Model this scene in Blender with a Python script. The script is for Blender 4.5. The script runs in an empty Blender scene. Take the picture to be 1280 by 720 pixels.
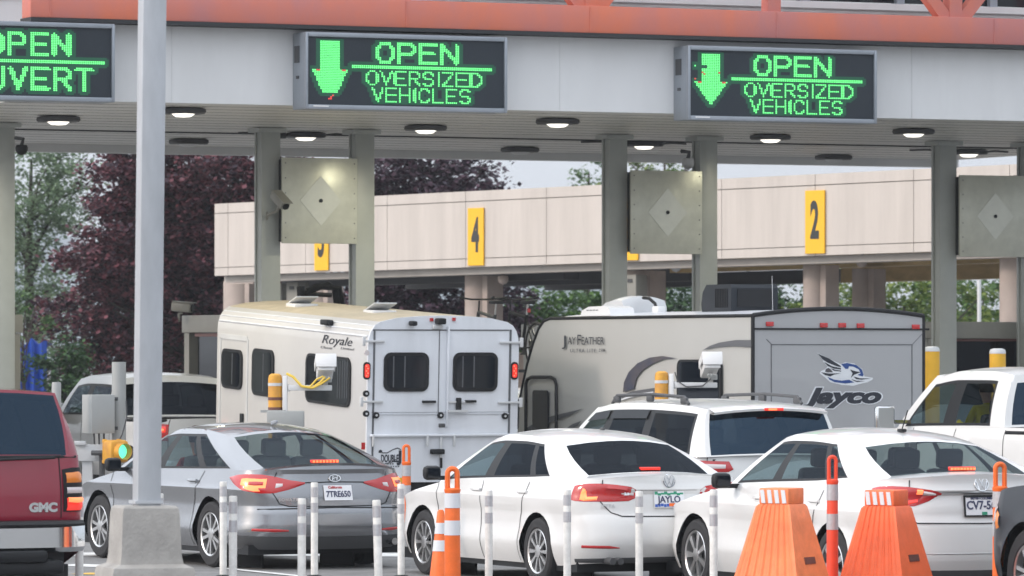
import bpy, bmesh, math, random
from mathutils import Vector, Matrix
random.seed(7)
R = math.radians
SC = bpy.context.scene
COL = SC.collection
# ---------------------------------------------------------------- camera, sky, sun, exposure
F, CX, HY, CH = 6500.0, 640.0, 444.0, 2.14        # focal length in photo pixels, horizon row, eye height
cam_d = bpy.data.cameras.new('camera'); cam = bpy.data.objects.new('camera', cam_d); COL.objects.link(cam)
cam.location = (0, 0, CH); cam.rotation_euler = (R(90), 0, 0)
cam_d.sensor_width = 36.0; cam_d.lens = F / 1280 * 36.0
cam_d.shift_y = (HY - 360) / 1280
cam_d.clip_start = 0.5; cam_d.clip_end = 9000
cam_d.dof.use_dof = True; cam_d.dof.focus_distance = 52.0; cam_d.dof.aperture_fstop = 6.0
SC.camera = cam
SUN_DIR = Vector((-0.90, -0.32, 0.44)).normalized()    # towards the sun: low, hazy, left and behind the camera
elev = math.asin(SUN_DIR.z); azim = math.atan2(SUN_DIR.x, SUN_DIR.y)
wd = bpy.data.worlds.new('World'); SC.world = wd; wd.use_nodes = True
nt = wd.node_tree; nt.nodes.clear()
wo = nt.nodes.new('ShaderNodeOutputWorld'); bg = nt.nodes.new('ShaderNodeBackground')
sk = nt.nodes.new('ShaderNodeTexSky'); sk.sky_type = 'NISHITA'; sk.sun_disc = False
sk.sun_elevation = elev; sk.sun_rotation = azim; sk.air_density = 1.0; sk.dust_density = 3.0; sk.ozone_density = 1.5
mx = nt.nodes.new('ShaderNodeMix'); mx.data_type = 'RGBA'; mx.inputs[0].default_value = 0.80
def wn(op, a_, b_):
    n_ = nt.nodes.new('ShaderNodeMath'); n_.operation = op
    for i_, q_ in enumerate((a_, b_)):
        if isinstance(q_, (int, float)): n_.inputs[i_].default_value = q_
        else: nt.links.new(q_, n_.inputs[i_])
    return n_.outputs[0]
# high thin overcast: brighter overhead and towards the veiled sun, as real cloud is
tcw = nt.nodes.new('ShaderNodeTexCoord'); sx = nt.nodes.new('ShaderNodeSeparateXYZ'); nt.links.new(tcw.outputs['Generated'], sx.inputs[0])
dp = nt.nodes.new('ShaderNodeVectorMath'); dp.operation = 'DOT_PRODUCT'; nt.links.new(tcw.outputs['Generated'], dp.inputs[0]); dp.inputs[1].default_value = SUN_DIR
up_ = wn('POWER', wn('MAXIMUM', sx.outputs['Z'], 0.0), 0.8)
fac = wn('MULTIPLY', wn('MULTIPLY_ADD', up_, 1.05), wn('MULTIPLY_ADD', dp.outputs['Value'], 0.45))
fac.node.inputs[0].links[0].from_node.inputs[2].default_value = 1.0; fac.node.inputs[1].links[0].from_node.inputs[2].default_value = 1.0
cl = nt.nodes.new('ShaderNodeMix'); cl.data_type = 'RGBA'; cl.blend_type = 'MULTIPLY'; cl.inputs[0].default_value = 1.0
cl.inputs[6].default_value = (5.9, 6.2, 6.65, 1)
cmb = nt.nodes.new('ShaderNodeCombineColor')
for i_ in range(3): nt.links.new(fac, cmb.inputs[i_])
nt.links.new(cmb.outputs[0], cl.inputs[7]); nt.links.new(cl.outputs[2], mx.inputs[7])
nt.links.new(sk.outputs[0], mx.inputs[6]); nt.links.new(mx.outputs[2], bg.inputs[0])
bg.inputs[1].default_value = 0.15
nt.links.new(bg.outputs[0], wo.inputs[0])
sun_d = bpy.data.lights.new('sun', 'SUN'); sun_d.energy = 1.3; sun_d.angle = R(10); sun_d.color = (1.0, 0.84, 0.73)
sun = bpy.data.objects.new('sun', sun_d); COL.objects.link(sun)
sun.rotation_euler = SUN_DIR.to_track_quat('Z', 'Y').to_euler()
SC.view_settings.view_transform = 'Standard'; SC.view_settings.look = 'None'
SC.view_settings.exposure = 0.16; SC.view_settings.gamma = 1.0; SC.view_settings.use_curve_mapping = False

# ---------------------------------------------------------------- helpers
def P(px, py, D): return Vector(((px - CX) * D / F, D, CH + (HY - py) * D / F))
def lerp(a, b, t): return a + (b - a) * t
def clamp(x, a, b): return max(a, min(b, x))
def spl(tb, x):
    """smooth interpolation through a table of (x, value)"""
    if x <= tb[0][0]: return tb[0][1]
    if x >= tb[-1][0]: return tb[-1][1]
    for i in range(len(tb) - 1):
        if tb[i][0] <= x <= tb[i + 1][0]:
            x0, y0 = tb[i]; x1, y1 = tb[i + 1]; h = x1 - x0; t = (x - x0) / h
            d = (y1 - y0) / h
            def tang(k):
                if k == 0 or k == len(tb) - 1: return None
                a = (tb[k][1] - tb[k - 1][1]) / (tb[k][0] - tb[k - 1][0]); b = (tb[k + 1][1] - tb[k][1]) / (tb[k + 1][0] - tb[k][0])
                return 0.0 if a * b <= 0 else 2 * a * b / (a + b)
            m0 = tang(i); m1 = tang(i + 1)
            m0 = d if m0 is None else m0; m1 = d if m1 is None else m1
            t2, t3 = t * t, t * t * t
            return (2*t3 - 3*t2 + 1)*y0 + (t3 - 2*t2 + t)*h*m0 + (-2*t3 + 3*t2)*y1 + (t3 - t2)*h*m1
def lin(tb, x):
    if x <= tb[0][0]: return tb[0][1]
    for i in range(len(tb) - 1):
        if x <= tb[i + 1][0]:
            t = (x - tb[i][0]) / max(1e-9, tb[i + 1][0] - tb[i][0]); return lerp(tb[i][1], tb[i + 1][1], t)
    return tb[-1][1]

class MB:
    """collects shapes and links them as ONE mesh object"""
    def __init__(s): s.v = []; s.f = []; s.m = []; s.mi = 0; s.M = Matrix()
    def add(s, vs, fs):
        b = len(s.v)
        for p in vs: s.v.append(s.M @ Vector(p))
        for f in fs: s.f.append([b + i for i in f]); s.m.append(s.mi)
    def box(s, c, d, rz=0, rx=0, ry=0, bev=0.0):
        T = Matrix.Translation(c) @ Matrix.Rotation(rz, 4, 'Z') @ Matrix.Rotation(ry, 4, 'Y') @ Matrix.Rotation(rx, 4, 'X')
        bm = bmesh.new(); bmesh.ops.create_cube(bm, size=1)
        for v in bm.verts: v.co = Vector((v.co.x * d[0], v.co.y * d[1], v.co.z * d[2]))
        if bev: bmesh.ops.bevel(bm, geom=list(bm.edges), offset=bev, segments=2, affect='EDGES', profile=0.5)
        bm.verts.index_update()
        s.add([T @ v.co for v in bm.verts], [[v.index for v in f.verts] for f in bm.faces]); bm.free()
    def tube(s, pts, r, seg=8, caps=True, close=False):
        pts = [Vector(p) for p in pts]; n = len(pts); rings = []
        up = None
        for i, p in enumerate(pts):
            if close: d = pts[(i + 1) % n] - pts[i - 1]
            else: d = pts[min(i + 1, n - 1)] - pts[max(i - 1, 0)]
            d.normalize()
            if up is None: up = Vector((0, 0, 1)) if abs(d.z) < 0.9 else Vector((1, 0, 0))
            u = d.cross(up); u.normalize(); w = u.cross(d); up = w
            rr = r[i] if isinstance(r, (list, tuple)) else r
            rings.append([p + (u * math.cos(2*math.pi*k/seg) + w * math.sin(2*math.pi*k/seg)) * rr for k in range(seg)])
        vs = [q for ring in rings for q in ring]; fs = []
        for i in range(n if close else n - 1):
            j = (i + 1) % n
            for k in range(seg):
                l = (k + 1) % seg; fs.append([i*seg + k, i*seg + l, j*seg + l, j*seg + k])
        if caps and not close: fs.append([k for k in range(seg)][::-1]); fs.append([(n-1)*seg + k for k in range(seg)])
        s.add(vs, [f[::-1] for f in fs])
    def cyl(s, p0, p1, r0, r1=None, seg=16): s.tube([p0, p1], [r0, r0 if r1 is None else r1], seg)
    def lathe(s, prof, seg=24, caps=False):
        vs = []; fs = []; n = len(prof)
        for r, z in prof:
            for k in range(seg): a = 2*math.pi*k/seg; vs.append((r*math.cos(a), r*math.sin(a), z))
        for i in range(n - 1):
            for k in range(seg):
                l = (k + 1) % seg; fs.append([i*seg + k, i*seg + l, (i+1)*seg + l, (i+1)*seg + k])
        if caps and prof[0][0] > 1e-6: fs.append([k for k in range(seg)][::-1])
        if caps and prof[-1][0] > 1e-6: fs.append([(n-1)*seg + k for k in range(seg)])
        s.add(vs, fs)
    def grid(s, rows, flip=False):
        n = len(rows); m = len(rows[0]); fs = []
        for i in range(n - 1):
            for j in range(m - 1):
                q = [i*m + j, i*m + j + 1, (i+1)*m + j + 1, (i+1)*m + j]; fs.append(q[::-1] if flip else q)
        s.add([p for r in rows for p in r], fs)
    def prism(s, poly, o, ux, uy, dep):
        o = Vector(o); ux = Vector(ux); uy = Vector(uy); nz = ux.cross(uy).normalized()
        n = len(poly); vs = [o + ux*a + uy*b for a, b in poly] + [o + ux*a + uy*b + nz*dep for a, b in poly]
        area = sum(poly[i][0]*poly[(i+1) % n][1] - poly[(i+1) % n][0]*poly[i][1] for i in range(n))
        fs = [list(range(n))[::-1], [n + i for i in range(n)]] + [[i, (i+1) % n, n + (i+1) % n, n + i] for i in range(n)]
        if area < 0: fs = [f[::-1] for f in fs]
        s.add(vs, fs)
    def mesh(s, v, me):
        pass
    def build(s, name, mats, parent=None, angle=38, merge=0.0):
        me = bpy.data.meshes.new(name)
        if not isinstance(mats, (list, tuple)): mats = [mats]
        me.from_pydata([tuple(v) for v in s.v], [], s.f)
        for m in mats: me.materials.append(m)
        me.polygons.foreach_set('material_index', s.m)
        if angle == 30: angle = 24
        if angle or merge:
            bm = bmesh.new(); bm.from_mesh(me)
            if merge:
                bmesh.ops.remove_doubles(bm, verts=bm.verts, dist=merge); bmesh.ops.dissolve_degenerate(bm, edges=bm.edges, dist=merge * 0.5)
            if angle:
                for f in bm.faces: f.smooth = True
                for e in bm.edges:
                    if len(e.link_faces) == 2 and (e.calc_face_angle(0) > R(angle)): e.smooth = False
            bm.to_mesh(me); bm.free()
        me.update()
        o = bpy.data.objects.new(name, me); COL.objects.link(o)
        if parent: o.parent = parent
        return o
def tag(o, label=None, cat=None, group=None, kind=None):
    if label: o['label'] = label
    if cat: o['category'] = cat
    if group: o['group'] = group
    if kind: o['kind'] = kind
    return o
def thing(name, label, cat, loc=(0, 0, 0), rz=0, group=None, ry=0, rx=0):
    o = bpy.data.objects.new(name, None); COL.objects.link(o); o.empty_display_size = 0.2
    o.location = loc; o.rotation_euler = (rx, ry, rz); return tag(o, label, cat, group)
def kids(o): return [c for c in bpy.data.objects if c.parent == o]
def copy_tree(o, parent=None):
    c = o.copy(); COL.objects.link(c)
    if parent: c.parent = parent
    for ch in kids(o): copy_tree(ch, c)
    return c
def text_mesh(txt, size, mat, name, M, parent, bold=0.0, shear=0.0, sx=1.0, spacing=1.0, ext=0.002, group=None):
    cu = bpy.data.curves.new(name, 'FONT'); cu.body = txt; cu.size = size; cu.align_x = 'CENTER'; cu.align_y = 'CENTER'
    cu.offset = bold; cu.shear = shear; cu.space_character = spacing; cu.extrude = ext; cu.resolution_u = 4
    t = bpy.data.objects.new(name, cu); COL.objects.link(t)
    dg = bpy.context.evaluated_depsgraph_get(); me = bpy.data.meshes.new_from_object(t.evaluated_get(dg))
    bpy.data.objects.remove(t); bpy.data.curves.remove(cu)
    me.transform(M @ Matrix.Diagonal((sx, 1, 1, 1))); me.materials.clear(); me.materials.append(mat)
    o = bpy.data.objects.new(name, me); COL.objects.link(o); o.parent = parent
    return o
def frameM(o, ux, uy):
    ux = Vector(ux).normalized(); uy = Vector(uy); n = ux.cross(uy).normalized(); uy = n.cross(ux)
    return Matrix(((ux.x, uy.x, n.x, o[0]), (ux.y, uy.y, n.y, o[1]), (ux.z, uy.z, n.z, o[2]), (0, 0, 0, 1)))

# ---------------------------------------------------------------- materials
def mat(name, col, rough=0.5, metal=0.0, coat=0.0, var=0.0, vscale=3.0, col2=None, bump=0.0, bscale=40.0, emit=None, estr=0.0, spec=0.5, rvar=0.0, stretch=None):
    m = bpy.data.materials.new(name); m.use_nodes = True; t = m.node_tree; b = t.nodes['Principled BSDF']
    b.inputs['Base Color'].default_value = (*col, 1); b.inputs['Roughness'].default_value = rough; b.inputs['Metallic'].default_value = metal
    b.inputs['Coat Weight'].default_value = coat; b.inputs['Coat Roughness'].default_value = 0.04; b.inputs['Specular IOR Level'].default_value = spec
    if emit: b.inputs['Emission Color'].default_value = (*emit, 1); b.inputs['Emission Strength'].default_value = estr
    if var or bump or rvar or col2:
        tc = t.nodes.new('ShaderNodeTexCoord'); mp = t.nodes.new('ShaderNodeMapping'); t.links.new(tc.outputs['Object'], mp.inputs[0])
        if stretch: mp.inputs['Scale'].default_value = stretch
        nz = t.nodes.new('ShaderNodeTexNoise'); nz.inputs['Scale'].default_value = vscale; nz.inputs['Detail'].default_value = 6; nz.inputs['Roughness'].default_value = 0.62
        t.links.new(mp.outputs[0], nz.inputs[0])
        rp = t.nodes.new('ShaderNodeMapRange'); rp.inputs[1].default_value = 0.32; rp.inputs[2].default_value = 0.68
        t.links.new(nz.outputs[0], rp.inputs[0])
        mxn = t.nodes.new('ShaderNodeMix'); mxn.data_type = 'RGBA'
        c2 = col2 if col2 else tuple(c * (1 - var) for c in col); c1 = col if col2 else tuple(min(1, c * (1 + var * 0.4)) for c in col)
        mxn.inputs[6].default_value = (*c1, 1); mxn.inputs[7].default_value = (*c2, 1)
        t.links.new(rp.outputs[0], mxn.inputs[0]); t.links.new(mxn.outputs[2], b.inputs['Base Color'])
        if rvar:
            mr = t.nodes.new('ShaderNodeMapRange'); mr.inputs[3].default_value = max(0.02, rough - rvar); mr.inputs[4].default_value = min(1, rough + rvar)
            t.links.new(nz.outputs[0], mr.inputs[0]); t.links.new(mr.outputs[0], b.inputs['Roughness'])
        if bump:
            n2 = t.nodes.new('ShaderNodeTexNoise'); n2.inputs['Scale'].default_value = bscale; n2.inputs['Detail'].default_value = 4
            t.links.new(tc.outputs['Object'], n2.inputs[0]); bp = t.nodes.new('ShaderNodeBump'); bp.inputs['Strength'].default_value = bump; bp.inputs['Distance'].default_value = 0.02
            t.links.new(n2.outputs[0], bp.inputs['Height']); t.links.new(bp.outputs[0], b.inputs['Normal'])
    return m
def glass(name, tint, refl=1.0, rough=0.02, gc=(0.72, 0.84, 1)):
    m = bpy.data.materials.new(name); m.use_nodes = True; t = m.node_tree; t.nodes.clear()
    o = t.nodes.new('ShaderNodeOutputMaterial'); mxs = t.nodes.new('ShaderNodeMixShader'); tr = t.nodes.new('ShaderNodeBsdfTransparent'); gl = t.nodes.new('ShaderNodeBsdfGlossy')
    fr = t.nodes.new('ShaderNodeFresnel'); fr.inputs[0].default_value = 1.55
    ml = t.nodes.new('ShaderNodeMath'); ml.operation = 'MULTIPLY_ADD'; ml.inputs[1].default_value = refl; ml.inputs[2].default_value = 0.01
    tr.inputs[0].default_value = (*tint, 1); gl.inputs[1].default_value = rough; gl.inputs[0].default_value = (*gc, 1)
    t.links.new(fr.outputs[0], ml.inputs[0]); t.links.new(ml.outputs[0], mxs.inputs[0]); t.links.new(tr.outputs[0], mxs.inputs[1]); t.links.new(gl.outputs[0], mxs.inputs[2]); t.links.new(mxs.outputs[0], o.inputs[0])
    return m
def leafmat(name, c_dark, c_light, trans=0.3):
    m = bpy.data.materials.new(name); m.use_nodes = True; t = m.node_tree; b = t.nodes['Principled BSDF']
    ge = t.nodes.new('ShaderNodeNewGeometry'); cr = t.nodes.new('ShaderNodeMix'); cr.data_type = 'RGBA'
    cr.inputs[6].default_value = (*c_dark, 1); cr.inputs[7].default_value = (*c_light, 1)
    pw = t.nodes.new('ShaderNodeMath'); pw.operation = 'POWER'; pw.inputs[1].default_value = 1.8
    t.links.new(ge.outputs['Random Per Island'], pw.inputs[0]); t.links.new(pw.outputs[0], cr.inputs[0]); t.links.new(cr.outputs[2], b.inputs['Base Color'])
    b.inputs['Roughness'].default_value = 0.6; b.inputs['Specular IOR Level'].default_value = 0.35
    tl = t.nodes.new('ShaderNodeBsdfTranslucent'); t.links.new(cr.outputs[2], tl.inputs[0]); ms = t.nodes.new('ShaderNodeMixShader'); ms.inputs[0].default_value = trans
    t.links.new(b.outputs[0], ms.inputs[1]); t.links.new(tl.outputs[0], ms.inputs[2]); t.links.new(ms.outputs[0], t.nodes['Material Output'].inputs[0])
    return m
M = {}
M['asphalt'] = mat('asphalt', (0.21, 0.208, 0.205), 0.85, var=0.30, vscale=2.2, bump=0.5, bscale=120)
M['roadpaint'] = mat('road_paint', (0.72, 0.72, 0.70), 0.7, var=0.35, vscale=9)
M['yellowpaint'] = mat('yellow_road_paint', (0.70, 0.42, 0.05), 0.7, var=0.35, vscale=9)
M['concrete'] = mat('concrete', (0.34, 0.325, 0.305), 0.85, var=0.22, vscale=4, bump=0.3)
M['fascia'] = mat('white_fascia_paint', (0.66, 0.665, 0.67), 0.45, var=0.07, vscale=1.6, stretch=(1, 1, 0.22))
M['soffit'] = mat('soffit_metal', (0.60, 0.595, 0.565), 0.42, var=0.05, vscale=1.2, stretch=(0.15, 8, 1))
M['seam_and_shade'] = mat('dark_seam_and_shade', (0.03, 0.032, 0.035), 0.8)
M['orange'] = mat('orange_beam_paint', (0.62, 0.165, 0.09), 0.6, var=0.0, vscale=1.1, col2=(0.45, 0.17, 0.165), stretch=(1, 1, 0.6))
M['column'] = mat('grey_column_paint', (0.40, 0.42, 0.40), 0.38, var=0.12, vscale=1.5)
M['steel'] = mat('brushed_steel', (0.60, 0.605, 0.52), 0.34, metal=0.35, var=0.12, vscale=5, bump=0.06, bscale=30, rvar=0.08)
M['steel2'] = mat('steel_plate', (0.63, 0.635, 0.56), 0.28, metal=0.4, var=0.08, vscale=6)
M['alu'] = mat('sign_frame_aluminium', (0.30, 0.33, 0.37), 0.4, metal=0.35, var=0.08, vscale=3)
M['ledface'] = mat('led_face', (0.014, 0.022, 0.032), 0.6, var=0.2, vscale=60)
M['led'] = mat('led_dot', (0.1, 0.5, 0.2), 0.4, emit=(0.19, 1.0, 0.25), estr=1.35)
M['ledspill'] = mat('led_painted_spill', (0.01, 0.1, 0.03), 0.4, emit=(0.01, 0.55, 0.10), estr=0.42)  # light bleeding from the dots, painted as a dimmer green emission
M['ledglow'] = mat('led_painted_halo', (0.012, 0.035, 0.03), 0.5, emit=(0.0, 0.32, 0.12), estr=0.17)  # painted green halo around the lit letters
M['ledred'] = mat('led_red_dot', (0.5, 0.02, 0.02), 0.4, emit=(1, 0.12, 0.1), estr=0.7)
M['precast'] = mat('pale_precast_panel', (0.545, 0.495, 0.45), 0.75, var=0.13, vscale=1.6, stretch=(1.5, 1, 0.15))
M['precast_d'] = mat('precast_edge', (0.52, 0.485, 0.45), 0.8, var=0.12, vscale=2)
M['pier'] = mat('pier_concrete', (0.44, 0.37, 0.33), 0.8, var=0.14, vscale=2)
M['tan'] = mat('tan_lamplit_deck', (0.66, 0.47, 0.22), 0.5, var=0.35, vscale=2.5, stretch=(0.4, 6, 1))  # warm lamplight under the deck put into the gold tone
M['signyellow'] = mat('sign_yellow', (0.85, 0.46, 0.012), 0.5, var=0.04)
M['signblack'] = mat('sign_black', (0.03, 0.033, 0.036), 0.6)
M['black'] = mat('black_trim', (0.012, 0.013, 0.015), 0.5, spec=0.3)
M['charcoal'] = mat('charcoal_plastic', (0.018, 0.022, 0.028), 0.55, spec=0.3)
M['leddot_red'] = mat('tail_led', (0.7, 0.05, 0.03), 0.3, emit=(1, 0.22, 0.14), estr=0.9)
M['rubber'] = mat('tyre_rubber', (0.024, 0.024, 0.026), 0.8, var=0.25, vscale=10)
M['darkgrey'] = mat('dark_grey_plastic', (0.06, 0.062, 0.066), 0.55)
M['alloy'] = mat('alloy_wheel', (0.62, 0.62, 0.62), 0.28, metal=0.85)
M['chrome'] = mat('chrome', (0.78, 0.79, 0.80), 0.12, metal=1.0)
M['white_paint'] = mat('white_car_paint', (0.70, 0.70, 0.69), 0.32, coat=0.8, var=0.03, vscale=1.5)
M['cream_paint'] = mat('white_truck_paint', (0.58, 0.59, 0.61), 0.35, coat=0.7, var=0.04, vscale=1.5)
M['silver_paint'] = mat('silver_grey_paint', (0.29, 0.30, 0.32), 0.27, metal=0.72, coat=1.0, var=0.04)
M['red_paint'] = mat('dark_red_paint', (0.25, 0.009, 0.03), 0.28, coat=1.0, var=0.06)
M['navy_paint'] = mat('dark_blue_paint', (0.012, 0.015, 0.022), 0.35, coat=0.3, spec=0.3)
M['trailer_white'] = mat('trailer_white', (0.70, 0.725, 0.77), 0.35, coat=0.3, var=0.10, vscale=2.2, stretch=(1.5, 1.5, 0.25))
M['joint'] = mat('panel_joint', (0.25, 0.225, 0.205), 0.9)
M['trailer_side'] = mat('trailer_cream_skin', (0.53, 0.525, 0.52), 0.4, coat=0.3, var=0.05, vscale=1.5)
M['rv_side'] = mat('caravan_side_skin', (0.43, 0.43, 0.41), 0.35, coat=0.3, var=0.05, vscale=0.8)
M['rv_rear'] = mat('caravan_grey_rear', (0.35, 0.355, 0.365), 0.4, coat=0.3, var=0.04, vscale=1)
M['rubber_roof'] = mat('tan_rubber_roof', (0.46, 0.40, 0.30), 0.8, var=0.18, vscale=3)
M['white_plastic'] = mat('white_plastic', (0.70, 0.70, 0.70), 0.4, var=0.03)
M['post_white'] = mat('post_white', (0.72, 0.71, 0.68), 0.5, var=0.22, vscale=9)
M['reflect'] = mat('reflective_band', (0.50, 0.50, 0.52), 0.35, metal=0.3, var=0.12, vscale=40)
M['cone'] = mat('cone_orange', (0.85, 0.155, 0.02), 0.5, var=0.12, vscale=10)
M['barrier'] = mat('barrier_orange', (0.90, 0.235, 0.085), 0.55, var=0.2, vscale=7, bump=0.1)
M['bollard'] = mat('bollard_yellow', (0.76, 0.42, 0.025), 0.45, var=0.08, vscale=8)
M['cab_yellow'] = mat('worn_yellow', (0.70, 0.36, 0.025), 0.55, var=0.0, col2=(0.50, 0.23, 0.04), vscale=9)
M['grey_box'] = mat('grey_enclosure', (0.33, 0.34, 0.335), 0.5, var=0.07)
M['ltgrey'] = mat('light_grey_metal', (0.56, 0.57, 0.58), 0.45, var=0.08)
M['pole'] = mat('galvanised_pole', (0.45, 0.47, 0.50), 0.5, var=0.14, vscale=6, stretch=(1, 1, 0.3))
M['red_lens'] = mat('red_lens', (0.45, 0.012, 0.014), 0.15, coat=1.0)
M['red_lit'] = mat('red_lens_lit', (0.6, 0.03, 0.02), 0.2, emit=(1.0, 0.05, 0.03), estr=0.55, coat=0.5)
M['hot_lit'] = mat('brake_bulb_lit', (0.9, 0.3, 0.1), 0.2, emit=(1.0, 0.23, 0.085), estr=0.95)
M['amber'] = mat('amber_lens', (0.75, 0.22, 0.02), 0.2, coat=1.0)
M['clear_lens'] = mat('clear_lens', (0.62, 0.56, 0.56), 0.15, coat=1.0)
M['lamp_lit'] = mat('canopy_lamp_lit', (0.9, 0.9, 0.9), 0.4, emit=(1.0, 0.95, 0.84), estr=1.5)
M['green_lit'] = mat('green_signal_lit', (0.1, 0.6, 0.4), 0.3, emit=(0.16, 1.0, 0.62), estr=1.0)
M['plate'] = mat('plate_white', (0.76, 0.76, 0.78), 0.4)
M['plate_ink'] = mat('plate_ink', (0.035, 0.04, 0.10), 0.5)
M['plate_red'] = mat('plate_red', (0.5, 0.05, 0.05), 0.5)
M['plate_green'] = mat('plate_green', (0.03, 0.28, 0.16), 0.5)
M['plate_blue'] = mat('plate_blue', (0.03, 0.10, 0.42), 0.5)
M['interior'] = mat('cabin_interior', (0.028, 0.03, 0.032), 0.8)
M['seat_dark'] = mat('seat_dark', (0.035, 0.038, 0.042), 0.8)
M['seat_grey'] = mat('seat_grey', (0.27, 0.27, 0.26), 0.8)
M['bark'] = mat('bark', (0.055, 0.042, 0.036), 0.9, var=0.3, vscale=6, bump=0.5, bscale=20)
M['tarp'] = mat('blue_tarp', (0.012, 0.07, 0.42), 0.5, var=0.2, vscale=2)
M['hill'] = mat('hill_forest', (0.10, 0.14, 0.16), 0.9, var=0.3, vscale=0.02)
M['booth'] = mat('booth_panel', (0.27, 0.265, 0.235), 0.5, var=0.08)
M['brown'] = mat('brown_frame', (0.13, 0.05, 0.04), 0.5)
M['skin'] = mat('skin', (0.50, 0.27, 0.19), 0.6)
M['shirt'] = mat('shirt_red', (0.25, 0.03, 0.03), 0.8)
M['shirt_y'] = mat('shirt_yellow', (0.62, 0.50, 0.02), 0.8)
M['hair'] = mat('hair_brown', (0.06, 0.035, 0.025), 0.8)
M['cable_y'] = mat('yellow_cable', (0.72, 0.50, 0.06), 0.5)
M['decal_grey'] = mat('decal_grey', (0.10, 0.105, 0.115), 0.5)
M['decal_navy'] = mat('decal_navy', (0.035, 0.045, 0.08), 0.5, var=0.0, col2=(0.085, 0.075, 0.08), vscale=3)
M['decal_blue'] = mat('decal_blue', (0.02, 0.06, 0.22), 0.5)
M['decal_ink'] = mat('decal_ink', (0.02, 0.024, 0.035), 0.5)
M['decal_white'] = mat('decal_white', (0.66, 0.68, 0.71), 0.5)
M['win_dark'] = mat('tinted_window', (0.008, 0.011, 0.016), 0.06, spec=0.35)
G_CLEAR = glass('car_glass_clear', (0.50, 0.57, 0.56), 0.22)
G_MED = glass('car_glass_medium', (0.24, 0.29, 0.29), 0.2)
G_BLUE = glass('car_glass_facing_sky', (0.035, 0.04, 0.045), 1.1, gc=(0.42, 0.68, 1))
G_DARK = glass('car_glass_privacy', (0.035, 0.04, 0.045), 0.16)
H24 = R(24.5)
HD = Vector((-math.sin(H24), math.cos(H24), 0))      # lane heading
HR = Vector((math.cos(H24), math.sin(H24), 0))       # across the lanes, to the right
# ================================================================ THE SETTING
g = MB(); g.grid([[(-2500, -300, 0), (2500, -300, 0)], [(-2500, 3500, 0), (2500, 3500, 0)]])
tag(g.build('ground', M['asphalt'], angle=0), kind='structure')
def stripe(pts, w, z, m, nm):
    """painted line along ground points"""
    b = MB()
    for i in range(len(pts) - 1):
        p, q = Vector(pts[i]), Vector(pts[i + 1]); d = (q - p).normalized(); n = Vector((-d.y, d.x)) * w / 2
        b.grid([[(p.x + n.x, p.y + n.y, z), (p.x - n.x, p.y - n.y, z)], [(q.x + n.x, q.y + n.y, z), (q.x - n.x, q.y - n.y, z)]])
    return tag(b.build(nm, m, angle=0), kind='structure')
def GP(px, py):
    s = (py - HY) / CH; return Vector(((px - CX) / s, F / s))
stripe([GP(90, 693), GP(240, 693.5)], 0.9, 0.004, M['roadpaint'], 'road_marking')
stripe([GP(80, 706), GP(160, 709)], 0.45, 0.004, M['roadpaint'], 'road_marking')
stripe([GP(330, 693), GP(520, 694)], 0.9, 0.004, M['roadpaint'], 'road_marking')
stripe([GP(100, 717), GP(180, 719)], 0.35, 0.004, M['yellowpaint'], 'road_marking')
for px0 in (-2.6, 2.0, 7.4):
    b0 = Vector((px0 + 3.4, 44)); hd = Vector((HD.x, HD.y)); stripe([b0 + hd * 4, b0 + hd * 9], 0.12, 0.008, M['roadpaint'], 'road_marking')

# far hill
hb = MB(); rows = []
for i in range(9):
    t = i / 8; rows.append([(-520 + 62*j, 2400 + 500*t, max(-2, (1 - (2*t - 1)**2) * (95 + 26*math.sin(j*0.9) + 14*math.sin(j*2.3)) * math.exp(-((j - 5) / 5.0)**2) - 1)) for j in range(13)])
hb.grid(rows); tag(hb.build('hill', M['hill']), kind='structure')

# ---------------------------------------------------------------- canopy frame: local x across the lanes, local y along them
C0 = Vector((0, 77.3, 0)); cc, ss = math.cos(H24), math.sin(H24)
def U(px, dy):
    k = (px - CX) / F; return (k * (77.3 + dy * cc) + dy * ss) / (cc - k * ss)
def DY(u, dy): return 77.3 + u * ss + dy * cc
def ZL(py, u, dy): return CH + (HY - py) * DY(u, dy) / F
def W2(u, dy, z=0): return C0 + HR * u + HD * dy + Vector((0, 0, z))
ZS = 5.45; YF = -6.46; YB = 6.7
can = thing('toll_canopy', 'long white canopy roof over the lanes with orange truss and ribbed wall above', 'canopy', C0, H24)
u0, u1 = U(-160, 0), U(1460, 0)
b = MB(); b.box(((u0+u1)/2, YF + 0.1, (ZS + 6.46)/2), (u1-u0, 0.2, 6.46 - ZS)); 
for px in (-20, 215, 700, 1140): b.box((U(px, YF), YF - 0.003, 5.95), (0.012, 0.012, 0.98))
b.build('fascia', M['fascia'], can, 0)
b = MB(); b.box(((u0+u1)/2, (YF + 0.2 + 1.8)/2, ZS + 0.1), (u1-u0, 1.8 - YF - 0.2, 0.2)); b.box(((u0+u1)/2, (1.95 + YB)/2, ZS + 0.1), (u1-u0, YB - 1.95, 0.2)); b.build('soffit', M['soffit'], can, 0)
b = MB(); b.box(((u0+u1)/2, 1.875, ZS + 0.07), (u1-u0, 0.15, 0.06)); b.box(((u0+u1)/2, 1.77, ZS - 0.012), (u1-u0, 0.03, 0.02))
b.box(((u0+u1)/2, YF - 0.10, 6.475), (u1-u0, 0.42, 0.05))  # dark strip standing in for the shadow line under the orange beam
for k in range(9): b.box(((u0+u1)/2, YF + 0.75 + k*0.78, ZS + 0.001), (u1-u0, 0.008, 0.008))
for k in range(5): b.box(((u0+u1)/2, 2.6 + k*0.85, ZS + 0.001), (u1-u0, 0.008, 0.008))
b.build('seam_and_shade', M['seam_and_shade'], can, 0)
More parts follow.
